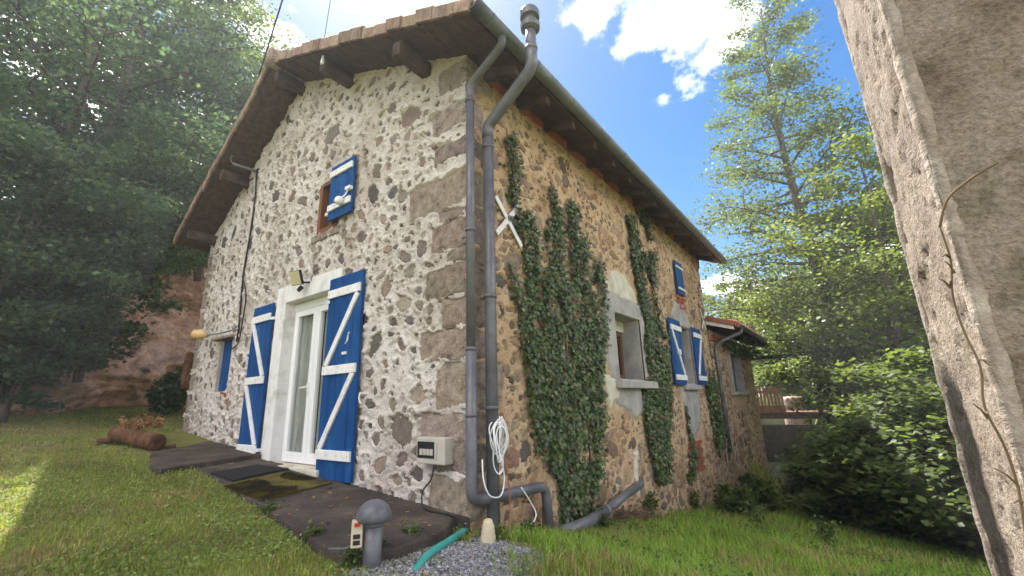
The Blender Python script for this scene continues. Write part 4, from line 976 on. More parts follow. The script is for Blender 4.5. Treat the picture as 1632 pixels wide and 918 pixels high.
# ------------------------------------------------------------------ pillar on the right
nearc = P(1540, 459, 0, CAM[0]+1.2); px0 = CAM[0]+1.2; py0 = float(nearc[1])
leftc = P(1459, 459, 1, py0); px1 = float(leftc[0])
pil = thing('rendered_pillar', 'square pillar of worn beige render with pale corner strips', 'pillar', ((px0+px1)/2, py0-.3, gz(px0, py0)))
PW = .62; zlo, zhi = gz(px0, py0)-.25, 2.3
def pface(name, org, du, ln, nrm, seed, m=M_pillar):
    us = np.arange(0, ln+.006, .0125); vs = np.arange(zlo, zhi, .0125); U, Vv = np.meshgrid(us, vs)
    h = .020*(fbm(U, Vv, 3, seed, 3)-.5)+.010*(fbm(U, Vv, 14, seed+4, 3)-.5)
    pit = fbm(U, Vv, 26, seed+8, 2); h -= .009*sst(pit, .68, .74)
    patch = sst(fbm(U, Vv*.8, 5.0, seed+14, 4), .60, .63); h -= .008*patch; h += .006*(fbm(U, Vv, 45, seed+19, 2)-.5)
    edge = np.minimum(U, ln-U); h = np.where(edge < .02, h*edge/.02, h)
    W = np.array(org)+U[..., None]*np.array(du)+h[..., None]*np.array(nrm); W[..., 2] = Vv
    n, mm_ = U.shape; I = (np.arange(n-1)[:, None]*mm_+np.arange(mm_-1)[None]).reshape(-1)
    return npmesh(name, W.reshape(-1, 3), np.stack([I, I+mm_, I+1+mm_, I+1], -1), m, pil, smooth=True)
pface('front_face', (px0, py0, 0), (0, -1, 0), PW, (-1, 0, 0), 61)
pface('side_face', (px0, py0, 0), (1, 0, 0), px1-px0, (0, 1, 0), 71)
MB().box((px0+.03, py0-PW, zlo), (px1, py0-.03, zhi-.02)).build('core', M_pillar, pil)
def strip(name, cx, cy, r, seed):
    rr = random.Random(seed); V = []; F = []; zs_ = np.arange(zlo, zhi, .02); k = 9
    for i, z in enumerate(zs_):
        rr_ = r*(.7+.35*float(vn(z*3, seed, 1, 1))+.3*float(vn(z*21, seed, 1, 2)))
        for j in range(k):
            t = 2*math.pi*j/k; q = rr_*(.85+.3*float(vn(z*16+j*5.3, j*1.7, 1, seed))); V.append((cx+q*math.cos(t), cy+q*math.sin(t), float(z)))
    for i in range(len(zs_)-1):
        for j in range(k): F.append((i*k+j, i*k+(j+1) % k, (i+1)*k+(j+1) % k, (i+1)*k+j))
    mesh(name, V, F, M_pale, pil, smooth=True)
strip('corner_strip', px0+.010, py0-.012, .015, 4); strip('corner_strip', px1-.015, py0-.015, .022, 5)
vine = thing('dead_vine', 'dry vine stem clinging to the pillar corner', 'vine', (px0-.02, py0+.01, gz(px0, py0)))
rr = random.Random(2); pts = []; z = zlo+.2
while z < .34: pts.append((px0-.012+rr.uniform(-.006, .006), py0+.018+rr.uniform(-.006, .006)-.01*(z > .2), z)); z += .07
MB().tube(smoothpath(pts, 4), [.0036*(1-.5*i/(4*(len(pts)-1))) for i in range(4*(len(pts)-1)+1)], 6).build('stem', M_twig, vine, smooth=True)
top_ = Vector(pts[-1]); br = [top_, top_+Vector((-.015, -.02, .05)), top_+Vector((-.02, -.06, .08)), top_+Vector((-.018, -.10, .10))]
MB().tube(smoothpath(br), .0026, 6).build('side_shoot', M_twig, vine, smooth=True)
for k in range(26):
    p = Vector(rr.choice(pts))+Vector((0, 0, rr.uniform(-.03, .03))); e = p+Vector((rr.uniform(-.025, .0), rr.uniform(-.02, .025), rr.uniform(-.03, .03)))
    MB().tube([p, p.lerp(e, .5)+Vector((-.004, 0, .004)), e], [.003, .002, .001], 4).build('rootlet', M_twig, vine)

# ------------------------------------------------------------------ ivy
IVY = np.array([(0, 0), (.42, -.10), (.38, .18), (.50, .55), (.18, .58), (0, 1.0), (-.18, .58), (-.50, .55), (-.38, .18), (-.42, -.10)])
def leaves_ivy(pts, size, nrm, rng, pal):
    n = len(pts); k = len(IVY)
    sz = size*(.55+.75*rng.random(n)); nv = np.array(nrm)+rng.normal(0, .38, (n, 3))+np.array([0, 0, .25]); nv /= np.linalg.norm(nv, axis=1)[:, None]
    up_ = np.array([0, 0, -1.0])+rng.normal(0, .45, (n, 3)); up_ -= (up_*nv).sum(1)[:, None]*nv; up_ /= np.linalg.norm(up_, axis=1)[:, None]
    rt_ = np.cross(up_, nv)
    V = pts[:, None]+sz[:, None, None]*(IVY[None, :, :1]*rt_[:, None]+IVY[None, :, 1:]*up_[:, None]-(IVY[None, :, :1]**2)*.35*nv[:, None])
    F = np.array([(0, 1, 2, 3), (0, 3, 4, 5), (0, 5, 6, 7), (0, 7, 8, 9)]); F = (F[None]+(np.arange(n)*k)[:, None, None]).reshape(-1, 4)
    c = np.array(pal)[rng.integers(0, len(pal), n)]*(.7+.6*rng.random((n, 1))); c = np.repeat(c, k, 0)
    return V.reshape(-1, 3), F, c
IVPAL = [(.040, .076, .016), (.056, .10, .021), (.030, .058, .015), (.08, .13, .026), (.042, .074, .018), (.034, .066, .016), (.046, .086, .020), (.08, .13, .03), (.11, .155, .035), (.13, .08, .035)]
def ivy(name, label, polypx, n, size, depth, seed, stems, yw=0.0):
    rng = np.random.default_rng(seed); pl_ = [LP(a, b, yw) for a, b in polypx]
    us = [p[0] for p in pl_]; vs_ = [p[1] for p in pl_]
    U = rng.uniform(min(us)-.1, max(us)+.1, n*6); Vv = rng.uniform(min(vs_)-.05, max(vs_)+.1, n*6)
    ju = U+.12*(fbm(U, Vv, 4, seed)-.5); jv = Vv+.2*(fbm(U, Vv, 3, seed+5)-.5)
    ok = inpoly(ju, jv, pl_) & (.6*fbm(U*3.2, Vv*.8, 2.2, seed+9, 3)+.4*fbm(U, Vv, 6, seed+4, 2) > .385+.10*sst(Vv, .3, 2.5)); U, Vv = U[ok][:n], Vv[ok][:n]
    h = .02+depth*rng.random(len(U))**1.5*(.4+1.2*fbm(U, Vv, 2.4, seed+2))
    pts = np.stack([U, yw-h, Vv], -1)
    root = thing(name, label, 'ivy', (float(np.mean(us)), yw, min(vs_)), 'ivy climbing the walls')
    V, F, c = leaves_ivy(pts, size, (-.25, -1, .1), rng, IVPAL); npmesh('leaves', V, F, M_ivy, root, col=c, kind='stuff')
    rr = random.Random(seed)
    for a in stems:
        q = [LP(x, y, yw) for x, y in a]; pp_ = smoothpath([(x+rr.uniform(-.02, .02), yw-.022, z) for x, z in q], 6); MB().tube(pp_, [.016*(1-.7*i/len(pp_)) for i in range(len(pp_))], 5).build('stem', M_stem, root, smooth=True)
ivA = [(800, 413), (822, 500), (822, 525), (830, 560), (835, 600), (842, 660), (850, 715), (885, 765), (892, 835), (925, 832), (952, 805), (956, 700), (957, 600), (958, 560), (961, 480), (957, 425), (945, 408), (930, 385), (915, 330), (905, 320), (900, 340), (903, 385), (895, 352), (884, 320), (874, 300), (862, 340), (866, 370), (845, 365), (846, 345), (838, 320), (829, 270), (818, 230), (808, 198), (800, 200), (799, 265), (805, 310), (815, 350), (826, 390), (830, 420), (835, 480), (828, 470), (815, 440)]
ivy('climbing_ivy', 'broad ivy with pointed fingers beside the flue pipe', ivA, 12500, .044, .09, 41, [[(905, 838), (890, 700), (850, 560), (832, 400), (812, 260), (804, 205)], [(920, 835), (905, 650), (895, 480), (872, 305)], [(940, 815), (935, 650), (925, 480), (907, 325)], [(912, 838), (900, 640), (860, 520), (812, 430)]])
ivB = [(994, 320), (1030, 336), (1033, 378), (1041, 404), (1040, 463), (1046, 509), (1056, 528), (1060, 580), (1065, 634), (1061, 708), (1061, 770), (1042, 770), (1033, 715), (1026, 690), (1022, 656), (1018, 615), (1032, 600), (1027, 580), (1022, 541), (1019, 505), (1015, 476), (1007, 437), (999, 378)]
ivy('climbing_ivy', 'tall narrow ivy strand between the two lower windows', ivB, 10500, .047, .10, 43, [[(1050, 775), (1042, 690), (1035, 600), (1025, 480), (1012, 335)], [(1055, 775), (1055, 660), (1045, 540), (1036, 430)]])
ivC = [(1126, 582), (1134, 585), (1139, 626), (1147, 676), (1150, 715), (1137, 710), (1131, 663), (1122, 616)]
ivy('climbing_ivy', 'small ivy strand beside the annex downpipe', ivC, 900, .085, .10, 45, [[(1146, 730), (1140, 660), (1130, 590)]])
ivD = [(1088, 640), (1094, 655), (1098, 690), (1110, 720), (1106, 760), (1092, 770), (1096, 700)]
ivy('climbing_ivy', 'sparse ivy runners below the shuttered window', ivD, 260, .075, .05, 46, [[(1100, 775), (1097, 700), (1090, 645)]])
ivE = [(1150, 542), (1165, 540), (1200, 560), (1196, 572), (1160, 560)]
ivy('climbing_ivy', 'dark ivy tuft under the annex eave', ivE, 420, .10, .30, 47, [[(1152, 560), (1165, 552), (1190, 565)]], yw=-.08)

# ------------------------------------------------------------------ trees and shrubs
LEAF = np.array([(0, 0), (.5, .45), (0, 1), (-.5, .45)])
def leafcloud(ctr, sig, size, rng, pal, tilt=.55, droop=0.0):
    n = len(ctr); p = ctr+rng.normal(0, 1, (n, 3))*sig
    nv = np.array([0, 0, 1.0])+rng.normal(0, tilt, (n, 3)); nv /= np.linalg.norm(nv, axis=1)[:, None]
    a = rng.normal(0, 1, (n, 3)); a[:, 2] -= droop; a -= (a*nv).sum(1)[:, None]*nv; a /= np.linalg.norm(a, axis=1)[:, None]; b = np.cross(nv, a)
    sz = (size*(.6+.8*rng.random(n)))[:, None, None]
    V = p[:, None]+sz*(LEAF[None, :, :1]*.75*b[:, None]+LEAF[None, :, 1:]*a[:, None])
    F = np.arange(n*4).reshape(n, 4)
    c = np.array(pal)[rng.integers(0, len(pal), n)]*(.75+.5*rng.random((n, 1)))
    return V.reshape(-1, 3), F, np.repeat(c, 4, 0)
def tree(name, label, cat, base, h, r0, cb_, radf, nl, nleaf, leaf, seed, pal, m, spray=(.9, .35), rise=(.05, .45), group=None, lean=(0, 0), sub=6, stems=1, ivy_h=0, tilt=.55):
    rng = np.random.default_rng(seed); rr = random.Random(seed); base = Vector(tuple(map(float, base)))
    root = thing(name, label, cat, base, group); wood = MB(); segs = []
    for st in range(stems):
        ang = rr.uniform(0, 6.28); sp_ = .0 if stems == 1 else rr.uniform(.15, .45)
        hs_ = h*(1 if stems == 1 else rr.uniform(.7, 1.05)); k = 10; ph = rr.uniform(0, 6)
        path = [base-Vector((0, 0, .3))+Vector((lean[0]*t*hs_+math.cos(ang)*sp_*hs_*t**1.4+.012*hs_*math.sin(t*7+ph), lean[1]*t*hs_+math.sin(ang)*sp_*hs_*t**1.4+.012*hs_*math.cos(t*6+ph), t*(hs_+.3))) for t in [i/k for i in range(k+1)]]
        rs = r0*(1 if stems == 1 else .6); wood.tube(path, [rs*(1-.88*(i/k)**.9)*(1.25 if i == 0 else 1) for i in range(k+1)], 8)
        for i in range(nl):
            t = cb_+(1-cb_)*((i+.5)/nl); j = min(int(t*k), k-1); p = path[j].lerp(path[j+1], t*k-j); az = i*2.399+rr.uniform(-.5, .5)+st*1.3
            Ln = radf(t)*rr.uniform(.7, 1.12); ri = Ln*rr.uniform(*rise); dr = Vector((math.cos(az), math.sin(az), 0))
            pts = [p+dr*(Ln*q)+Vector((0, 0, ri*(q if q < .6 else .6+.4*(q-.6)-.5*(q-.6)**2))) for q in (0, .25, .5, .75, 1)]
            rl_ = max(.006, rs*(1-.85*t)*.42); wood.tube(pts, [rl_, rl_*.8, rl_*.6, rl_*.4, rl_*.15], 5, cap=False)
            for s_ in range(sub):
                q = .25+.75*(s_+.5)/sub; ii = min(int(q*4), 3); pb_ = pts[ii].lerp(pts[ii+1], q*4-ii); a2 = az+(1 if s_ % 2 else -1)*rr.uniform(.4, 1.1); L2 = Ln*.38*rr.uniform(.6, 1.1)*(1.15-q*.4)
                e = pb_+Vector((math.cos(a2)*L2, math.sin(a2)*L2, L2*rr.uniform(-.2, .35))); wood.tube([pb_, pb_.lerp(e, .5)+Vector((0, 0, .03*L2)), e], [rl_*.35, rl_*.2, rl_*.08], 3, cap=False); segs.append((pb_, e, L2))
            segs.append((pts[3], pts[4], Ln*.3))
    wood.build('trunk', M_bark, root, smooth=True)
    A_ = np.array([list(s_[0]) for s_ in segs]); B_ = np.array([list(s_[1]) for s_ in segs]); W_ = np.array([s_[2] for s_ in segs])**1.3; W_ *= rng.uniform(.25, 1.6, len(W_))
    idx = rng.choice(len(segs), nleaf, p=W_/W_.sum()); t = rng.random((nleaf, 1))**.8
    ctr = A_[idx]+(B_[idx]-A_[idx])*t; sg = np.stack([W_[idx]**0*np.array([s_[2] for s_ in segs])[idx]*spray[0]*.33]*2+[np.array([s_[2] for s_ in segs])[idx]*spray[1]*.33], -1)+.02
    V, F, c = leafcloud(ctr, sg, leaf, rng, pal, tilt)
    npmesh('crown', V, F, m, root, col=c)
    if ivy_h:
        n = 2600; z = rng.random(n)**.9*ivy_h; th = rng.uniform(0, 6.28, n); rad = r0*1.2+.22*rng.random(n)*(1.1-z/ivy_h*.5)+.1
        px_ = base.x+lean[0]*z+np.cos(th)*rad; py_ = base.y+lean[1]*z+np.sin(th)*rad
        V, F, c = leafcloud(np.stack([px_, py_, base.z+z-.1], -1), .06, .13, rng, [(.016, .036, .014), (.022, .048, .018)], 1.2); npmesh('trunk_ivy', V, F, M_ivy, root, col=c)
    return root
PALD = [(.056, .10, .052), (.072, .122, .060), (.086, .138, .066), (.062, .105, .060), (.105, .155, .066)]  # bluish greens, hillside shade is put into the leaf colour
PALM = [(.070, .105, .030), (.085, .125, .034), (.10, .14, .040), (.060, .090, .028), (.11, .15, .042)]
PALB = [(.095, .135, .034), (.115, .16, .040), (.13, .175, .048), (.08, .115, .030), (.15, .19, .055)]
def gat(px, dist, py=600): q = at(px, py, dist); return (float(q[0]), float(q[1]), gz(q[0], q[1]))
con_ = lambda R0: (lambda t: R0*(1.15-t)**.75*(1 if t > .3 else .9))
rnd = lambda R0: (lambda t: R0*max(.25, math.sin(math.pi*min(1, max(.12, (t-.1)/.98)))**.6))
# left hillside trees
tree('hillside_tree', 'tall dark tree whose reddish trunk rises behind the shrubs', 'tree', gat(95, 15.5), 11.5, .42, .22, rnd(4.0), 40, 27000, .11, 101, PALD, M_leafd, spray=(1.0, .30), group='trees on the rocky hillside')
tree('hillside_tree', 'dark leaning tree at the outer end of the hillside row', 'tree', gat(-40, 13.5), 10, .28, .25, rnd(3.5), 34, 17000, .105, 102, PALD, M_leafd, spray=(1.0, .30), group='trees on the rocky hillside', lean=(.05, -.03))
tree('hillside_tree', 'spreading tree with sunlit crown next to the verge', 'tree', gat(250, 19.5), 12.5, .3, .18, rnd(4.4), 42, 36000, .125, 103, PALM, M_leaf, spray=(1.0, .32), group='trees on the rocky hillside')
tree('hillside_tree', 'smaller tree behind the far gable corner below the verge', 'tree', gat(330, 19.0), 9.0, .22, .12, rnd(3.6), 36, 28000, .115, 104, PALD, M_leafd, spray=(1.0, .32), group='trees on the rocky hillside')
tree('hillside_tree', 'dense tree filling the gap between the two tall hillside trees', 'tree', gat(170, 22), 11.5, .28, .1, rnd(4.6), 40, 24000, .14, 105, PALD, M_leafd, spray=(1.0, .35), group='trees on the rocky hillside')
k = 0
for (px, dist, h, zoff, n, lab) in [(20, 12.0, 4.4, 1.6, 12000, 'feathery shrub arching over the rock above the lawn edge'), (105, 12.6, 4.4, 2.2, 12000, 'wide dark shrub overhanging the middle of the rock face'), (200, 14.2, 4.2, 3.4, 11000, 'dark shrub on the ledge above the bare rock'), (290, 15.0, 4.4, 3.9, 11000, 'shrub on the rock top beside the far gable corner'), (20, 11.4, 2.2, .2, 7000, 'low leafy shrub at the foot of the rock'), (-60, 11.0, 4.2, .8, 9000, 'leafy shrub at the outer end of the rock'), (125, 12.1, 2.2, .9, 6000, 'drooping shrub halfway up the rock'), (268, 12.2, .8, -.1, 1800, 'small bush at the rock foot by the gable corner')]:
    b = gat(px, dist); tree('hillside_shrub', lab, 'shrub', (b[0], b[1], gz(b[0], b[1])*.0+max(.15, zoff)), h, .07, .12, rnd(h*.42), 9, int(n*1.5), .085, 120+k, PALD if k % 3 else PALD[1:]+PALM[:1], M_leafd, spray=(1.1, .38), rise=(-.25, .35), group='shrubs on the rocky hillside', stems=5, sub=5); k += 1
# right bank trees
tree('alder_tree', 'tall slender tree with open crown beyond the annex roof', 'tree', gat(1335, 17.0), 17.6, .26, .22, lambda t: 4.3*max(.1, 1.06-t)**.5*(.92+.14*math.sin(t*29)), 66, 40000, .10, 201, PALM, M_leaf, spray=(1.15, .75), rise=(-.05, .65), ivy_h=4.5)
tree('alder_tree', 'leafy tree with ivy-clad trunk beside the pillar', 'tree', gat(1450, 14.5), 9.0, .22, .16, rnd(3.2), 40, 24000, .10, 202, PALB, M_leaf, spray=(1.0, .42), ivy_h=4.2)
tree('bank_tree', 'bright sunlit tree behind the tank and fence', 'tree', gat(1370, 25), 7.5, .22, .08, rnd(4.0), 36, 19000, .17, 203, PALB, M_leaf, spray=(1.0, .45))
tree('bank_tree', 'pale green tree directly above the annex roof end', 'tree', gat(1275, 36), 10.5, .25, .3, rnd(4.6), 38, 30000, .22, 204, PALB, M_leaf, spray=(1.0, .45))
tree('bank_tree', 'far tree seen between the house corner and the annex roof', 'tree', gat(1165, 48), 11, .3, .15, rnd(4.6), 34, 16000, .28, 205, PALM, M_leaf)
tree('bank_tree', 'broad bright tree behind the pillar', 'tree', gat(1600, 19), 8.5, .25, .12, rnd(4.0), 36, 18000, .16, 206, PALB, M_leaf)
for k, (px, dist, h, R0, lab) in enumerate([(1320, 30, 6, 4.5, 'round bright bush far behind the tall slender tree'), (1440, 33, 7.5, 5.5, 'large bright bush closing the view beyond the ivy-clad trunk'), (1215, 60, 10, 7, 'distant pale tree over the meadow beyond the bridge'), (1520, 38, 8, 5.5, 'distant bright tree beyond the pillar edge')]):
    tree('meadow_tree', lab, 'tree', gat(px, dist), h, .2, .04, rnd(R0), 34, 17000, .26 if dist < 40 else .36, 230+k, PALB, M_leaf, spray=(1.0, .5))
for k, (px, dist, h, n, lab, pal) in enumerate([(1385, 11.6, 1.7, 13000, 'hazel bush hanging over the dark stream by the bridge', PALM), (1450, 10.2, 2.2, 17000, 'broad hazel bush over the stream in front of the ivy-clad trunk', PALM), (1530, 9.2, 2.3, 15000, 'hazel bush over the stream next to the pillar', PALM), (1610, 9.0, 3.0, 12000, 'leafy bush partly behind the pillar', PALM), (1290, 12.6, 1.3, 9000, 'low bush on the water edge below the picket fence', PALM), (1345, 10.8, 1.5, 12000, 'low hazel bush over the dark stream by the slope edge', PALM), (1400, 14.2, 2.2, 12000, 'bush at the foot of the tall slender tree', PALB), (1480, 12.0, 3.0, 13000, 'bright bush around the ivy-clad trunk', PALB)]):
    b = gat(px, dist); tree('stream_bush', lab, 'bush', (b[0], b[1], max(b[2], -2.5)), h, .05, .08, rnd(h*.62), 8, n, .105, 250+k, pal, M_leaf, spray=(1.15, .35), rise=(-.35, .3), group='bushes over the stream', stems=6, sub=5, tilt=.35)
for k, (px, dist, h, lab) in enumerate([(1188, 13.0, .65, 'sapling against the annex wall foot'), (1165, 9.6, .55, 'sprawling weed at the far house corner'), (1212, 11.6, .6, 'young bush by the stream at the annex end')]):
    q = at(px, 760, dist); zb_ = -2.55
    tree('wall_sapling', lab, 'plant', (q[0], min(q[1], -.25), max(gz(q[0], min(q[1], -.25)), -2.5)), h, .03, .15, rnd(h*.5), 7, 1400, .10, 270+k, PALM, M_leaf, stems=3, sub=4, spray=(1.1, .5))

# ------------------------------------------------------------------ footbridge, fence and tank
BX = 19.0
fa = P(1204, 655, 0, BX); fb = P(1254, 657, 0, BX); zb_ = float(fa[2])
ya, yb = float(fa[1]), float(fb[1])
bridge = thing('footbridge', 'small wooden footbridge over the stream past the annex', 'bridge', (BX, (ya+yb)/2, zb_-.8))
for k in range(6): MB().box((BX-.1+k*.2, ya+1.5, zb_-.10), (BX+.085+k*.2, yb-1.6, zb_-.04)).build('deck_plank', M_fence, bridge)
for x in (BX-.06, BX+1.0): MB().box((x, ya+1.5, zb_-.32), (x+.12, yb-1.6, zb_-.10)).build('bearer', M_beam, bridge)
MB().box((BX-.02, ya+1.5, zb_-.95), (BX+.08, yb-.2, zb_-.75)).build('lower_beam', M_beam, bridge)
fence = thing('picket_fence', 'brown picket fence along the footbridge', 'fence', (BX-.12, (ya+yb)/2, zb_))
npk = 9
for k in range(npk):
    y = ya+(yb-ya)*(k+.5)/npk; w_ = abs(yb-ya)/npk*.56
    V = [(BX-.16, y-w_/2, zb_-.02), (BX-.16, y+w_/2, zb_-.02), (BX-.16, y+w_/2, zb_+.98), (BX-.16, y, zb_+1.08), (BX-.16, y-w_/2, zb_+.98)]
    MB().prism(V, (.03, 0, 0)).build('picket', M_fence, fence)
for z in (.15, .78): MB().box((BX-.13, ya, zb_+z-.05), (BX-.08, yb, zb_+z+.05)).build('rail', M_fence, fence)
MB().box((BX-.14, ya, zb_-.06), (BX-.09, yb, zb_+.22)).build('kick_board', M_fence, fence)
tk = P(1267, 655, 0, 21.5); tk0 = P(1253, 655, 0, 21.5); tk1 = P(1283, 655, 0, 21.5); zt_ = float(P(1267, 632, 0, 21.5)[2]); rt_ = abs(float(tk0[1]-tk1[1]))/2*1.25; hb = float(tk[2])
tank = thing('storage_tank', 'pinkish round-edged tank beside the picket fence', 'tank', (21.5, float(tk[1]), hb-.3))
Hh = zt_-hb
MB().lathe((21.5, float(tk[1]), hb-.3), [(rt_*.96, 0), (rt_, .1), (rt_, Hh*.75+.3), (rt_*.93, Hh*.93+.3), (rt_*.75, Hh+.3), (0, Hh+.32)], 24).build('shell', M_tank, tank, smooth=True)
MB().lathe((21.5, float(tk[1]), hb-.9), [(rt_*1.02, 0), (rt_*1.02, .62), (0, .62)], 20).build('plinth', M_rock, tank)

# ------------------------------------------------------------------ grass, clover, gravel, litter
rng = np.random.default_rng(77)
GRAV = [onground(*p) for p in [(600, 905), (640, 880), (700, 872), (760, 860), (840, 866), (880, 890), (905, 930), (800, 960), (640, 960), (560, 925)]]
GRAV = [(float(g[0]), float(g[1])) for g in GRAV]
def scatter(n, a0, a1, d0, d1, p=1.0):
    az = rng.uniform(math.radians(a0), math.radians(a1), n); u = rng.random(n); d_ = np.exp(np.log(d0)+(np.log(d1)-np.log(d0))*u**p)
    x = CAM[0]+d_*np.cos(az); y = CAM[1]+d_*np.sin(az)
    ok = ~((x > -.03) & (x < HL) & (y > -.04) & (y < GW+.02)) & ~((x >= HL) & (x < 15) & (y > -.06) & (y < 4.4)) & ~inpoly(x, y, SLABPOLY) & ~inpoly(x, y, RAISEPOLY)
    g = inpoly(x, y, GRAV); ok &= ~g | (rng.random(n) < .05+.45*(fbm(x, y, 3, 91, 2) > .56))
    ok &= dstream(x, y) > 1.7
    ok &= (y < 12.2+.6*np.sin(x*.7)) | (x > 4)
    return x[ok], y[ok], d_[ok]
def blades(x, y, d_, hlo, hhi, wid, name, label, straw, tint=(1, 1, 1)):
    n = len(x); z = ground(x, y); patch = fbm(x, y, .9, 61, 3); dry = sst(fbm(x, y, 1.7, 67, 3), .5, .68)*straw
    h = rng.uniform(hlo, hhi, n)*(.55+.9*patch); az = rng.uniform(0, 6.28, n); bend = h*rng.uniform(.2, 1.1, n); w = wid*(1+.12*d_)*rng.uniform(.6, 1.3, n)
    bx_, by_ = np.cos(az), np.sin(az); rx, ry = -by_, bx_
    b0 = np.stack([x-rx*w/2, y-ry*w/2, z-.01], -1); b1 = np.stack([x+rx*w/2, y+ry*w/2, z-.01], -1)
    m0 = np.stack([x+bx_*bend*.35-rx*w*.4, y+by_*bend*.35-ry*w*.4, z+h*.62], -1); m1_ = np.stack([x+bx_*bend*.35+rx*w*.4, y+by_*bend*.35+ry*w*.4, z+h*.62], -1)
    t = np.stack([x+bx_*bend, y+by_*bend, z+h], -1)
    V = np.stack([b0, b1, m1_, m0, t, t], 1)[:, :5]
    i0 = np.arange(n)[:, None]*5
    F = np.concatenate([i0+np.array([[0, 1, 2, 3]]), i0+np.array([[3, 2, 4, 4]])], 0)
    # second face as degenerate-free triangle: build separately
    g1 = np.array([(.18, .225, .042), (.215, .26, .05), (.25, .29, .058), (.175, .235, .058)])[rng.integers(0, 4, n)]
    g2 = np.array([(.34, .26, .11), (.28, .22, .09), (.38, .28, .15)])[rng.integers(0, 3, n)]
    k = (rng.random(n) < dry*.75+.04)[:, None]; c = np.where(k, g2, g1*np.array(tint))*(.7+.6*rng.random((n, 1)))
    # convert to triangles
    T = np.concatenate([i0+np.array([[0, 1, 2]]), i0+np.array([[0, 2, 3]]), i0+np.array([[3, 2, 4]])], 0)
    o_ = npmesh(name, V.reshape(-1, 3), T, M_grass, col=np.repeat(c, 5, 0), kind='stuff'); tag(o_, label, 'grass')
x, y, d_ = scatter(190000, 38, 104, 1.3, 17, .85); blades(x, y, d_, .014, .042, .0042, 'lawn_grass', 'short mown grass of the lawn beside the gable', .9)
x, y, d_ = scatter(130000, -28, 40, 1.2, 14, .8); blades(x, y, d_, .04, .13, .0042, 'rough_grass', 'longer grass on the slope along the side wall', .5, (.95, 1.22, .95))
x, y, d_ = scatter(40000, -28, 20, 12, 70, .9); blades(x, y, d_, .08, .3, .008, 'meadow_grass', 'bright meadow grass beyond the stream', .2)
# broad-leaved ground cover
def clover(n, a0, a1, d0, d1, size, name, label, pal, hz):
    x, y, d_ = scatter(n, a0, a1, d0, d1, .8); k = fbm(x, y, 1.3, 83, 3) > .5; x, y = x[k], y[k]; z = ground(x, y)
    V, F, c = leafcloud(np.stack([x, y, z+hz*rng.random(len(x))], -1), .01, size, rng, pal, .45); o_ = npmesh(name, V, F, M_grass, col=c, kind='stuff'); tag(o_, label, 'ground cover')
clover(80000, 38, 104, 1.3, 10, .022, 'clover', 'clover and small weeds spread through the lawn', [(.18, .245, .065), (.205, .28, .08), (.15, .215, .055), (.25, .31, .12)], .035)
clover(26000, -28, 40, 1.2, 9, .032, 'weed_cover', 'leafy weeds along the foot of the side wall', [(.05, .11, .025), (.07, .13, .03), (.04, .09, .02)], .10)
# gravel
gx_ = [g[0] for g in GRAV]; gy_ = [g[1] for g in GRAV]; n = 16000
x = rng.uniform(min(gx_)-.1, max(gx_)+.1, n); y = rng.uniform(min(gy_)-.1, max(gy_)+.1, n); ok = inpoly(x+.9*(fbm(x, y, 3, 5)-.5)+rng.normal(0, .06, n), y+.7*(fbm(x, y, 3, 8)-.5)+rng.normal(0, .06, n), GRAV) & ~inpoly(x, y, SLABPOLY); x, y = x[ok], y[ok]; n = len(x); z = ground(x, y)
OC = np.array([(1, 0, 0), (0, 1, 0), (-1, 0, 0), (0, -1, 0), (0, 0, 1), (0, 0, -1.0)]); OF = np.array([(0, 1, 4), (1, 2, 4), (2, 3, 4), (3, 0, 4), (1, 0, 5), (2, 1, 5), (3, 2, 5), (0, 3, 5)])
sz = rng.uniform(.006, .017, n)[:, None, None]*np.stack([rng.uniform(.7, 1.5, n), rng.uniform(.6, 1.1, n), rng.uniform(.3, .6, n)], -1)[:, None]
th = rng.uniform(0, 6.28, n); cs, sn = np.cos(th)[:, None], np.sin(th)[:, None]; q = OC[None]*sz*(1+.3*rng.normal(0, 1, (n, 6, 1)))
q = np.stack([q[..., 0]*cs-q[..., 1]*sn, q[..., 0]*sn+q[..., 1]*cs, q[..., 2]+.25*q[..., 0]], -1)
V = np.stack([x, y, z+.004+.008*rng.random(n)], -1)[:, None]+q; F = (OF[None]+(np.arange(n)*6)[:, None, None]).reshape(-1, 3)
c = np.array([(.19, .195, .21), (.26, .265, .28), (.14, .145, .16), (.34, .335, .34), (.22, .205, .195)])[rng.integers(0, 5, n)]; tag(npmesh('gravel', V.reshape(-1, 3), F, M_gravel, col=np.repeat(c, 6, 0), kind='stuff'), 'blue grey slate gravel at the house corner', 'gravel')
# fallen leaves
n = 420; x, y, d_ = scatter(1500, 0, 90, 1.4, 7, .8); x, y = x[:n], y[:n]; zl = ground(x, y)+.02
sx = rng.uniform(-2.0, 0, 260); sy = rng.uniform(-.5, 4, 260); k = inpoly(sx, sy, SLABPOLY); sx, sy = sx[k], sy[k]
V, F, c = leafcloud(np.concatenate([np.stack([x, y, zl], -1), np.stack([sx, sy, SA(sy)+.006], -1)]), np.array([.0, .0, .002]), .04, rng, [(.2, .1, .05)], .22); tag(npmesh('fallen_leaves', V, F, M_leafdead, kind='stuff'), 'scattered brown fallen leaves', 'leaves')
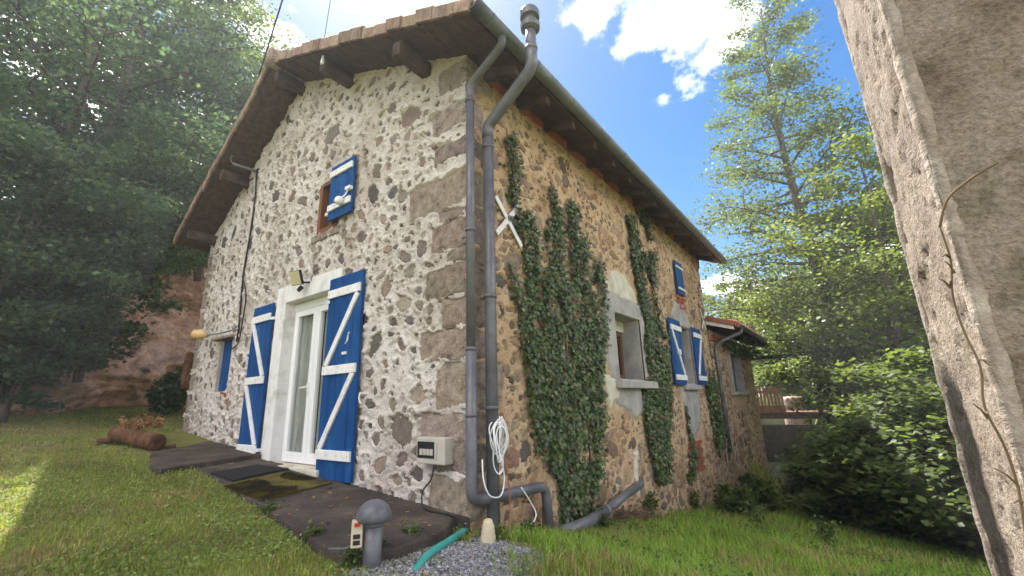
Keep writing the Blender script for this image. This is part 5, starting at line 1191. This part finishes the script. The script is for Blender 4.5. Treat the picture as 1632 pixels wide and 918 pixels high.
# twig pile under the drain pipe
tw = MB(); rr = random.Random(12); cpt = onground(985, 830)
for k in range(260):
    a = Vector((float(cpt[0])+rr.gauss(0, .30), min(-.12, float(cpt[1])+rr.gauss(.15, .22)), 0)); a.z = gz(a.x, a.y)+rr.uniform(.0, .10); L_ = rr.uniform(.12, .4); an = rr.uniform(0, 6.28); e = a+Vector((math.cos(an)*L_, math.sin(an)*L_*.6, rr.uniform(-.03, .12)))
    if e.y > -.05: e.y = -.05
    tw.tube([a, a.lerp(e, .5)+Vector((0, 0, .03)), e], [.005, .004, .002], 4)
tag(tw.build('twig_pile', M_twig, kind='stuff'), 'heap of dry twigs below the slanting drain pipe', 'twigs')
# weeds in clumps
def weed(px, py, h, n, lab, seed, leaf=.05, pal=PALM):
    b = onground(px, py); rr = random.Random(seed); rg = np.random.default_rng(seed)
    b = Vector((float(b[0]), float(b[1]), gz(b[0], b[1])))
    if b.y > -.06 and b.x > 0: b.y = -.08
    t = thing('weed', lab, 'weed', b, 'weeds in the grass'); pts = []
    for k in range(n):
        an = rr.uniform(0, 6.28); e = b+Vector((math.cos(an)*h*.5*rr.random(), math.sin(an)*h*.5*rr.random(), h*rr.uniform(.6, 1.1))); q = smoothpath([b, b.lerp(e, .5)+Vector((0, 0, h*.12)), e], 5); MB().tube(q, [.004]*(len(q)-1)+[.001], 4).build('stalk', M_ivy, t, col=(.05, .09, .03)); pts += [list(p) for p in q[3:]]
    C_ = np.repeat(np.array(pts), 5, 0); V, F, c = leafcloud(C_, np.array([.03, .03, .02]), leaf, rg, pal, .5); npmesh('leaves', V, F, M_grass, t, col=c, kind='stuff')
for k, (px, py, h, n, lab, lf) in enumerate([(1010, 822, .32, 6, 'leafy weed beside the drain pipe end', .05), (1085, 812, .30, 6, 'leafy weed at the wall below the shuttered window', .05), (1150, 800, .35, 7, 'bushy weed at the far house corner', .06), (1208, 850, .40, 3, 'thin bramble sprawling in the grass', .055), (600, 893, .12, 5, 'small weed between the slab edge and the gravel', .03), (500, 868, .10, 5, 'small weed growing at the slab edge', .03), (960, 850, .22, 5, 'low weed beside the gravel', .035), (1320, 872, .30, 7, 'fern-like weed alone in the slope grass', .04), (655, 868, .10, 5, 'clump of weeds beside the teal hose', .03), (845, 858, .12, 5, 'clump of weeds under the elbow pipe', .03), (560, 905, .10, 5, 'clump of weeds beside the mushroom vent', .028), (790, 862, .09, 5, 'clump of weeds beside the ribbed pot', .026), (1255, 800, .35, 7, 'tall weed on the slope edge above the stream', .05), (430, 822, .08, 5, 'low weed at the slab edge beside the mossy mat', .026)]): weed(px, py, h, n, lab, 300+k, lf)

# ------------------------------------------------------------------ haze volume, added in place of lens glare
hz = MB().box((-470, -470, -6), (470, 470, 22)); hm = bpy.data.materials.new('glare_haze'); hm.use_nodes = True; hn = hm.node_tree
hn.nodes.remove(hn.nodes['Principled BSDF']); pv = hn.nodes.new('ShaderNodeVolumePrincipled'); pv.inputs['Color'].default_value = (.86, .92, 1, 1); pv.inputs['Density'].default_value = 0.002; pv.inputs['Anisotropy'].default_value = 0.35
hn.links.new(pv.outputs[0], hn.nodes['Material Output'].inputs['Volume']); ho = hz.build('haze', hm, kind='stuff'); tag(ho, 'thin bluish haze added in place of lens glare', 'haze')
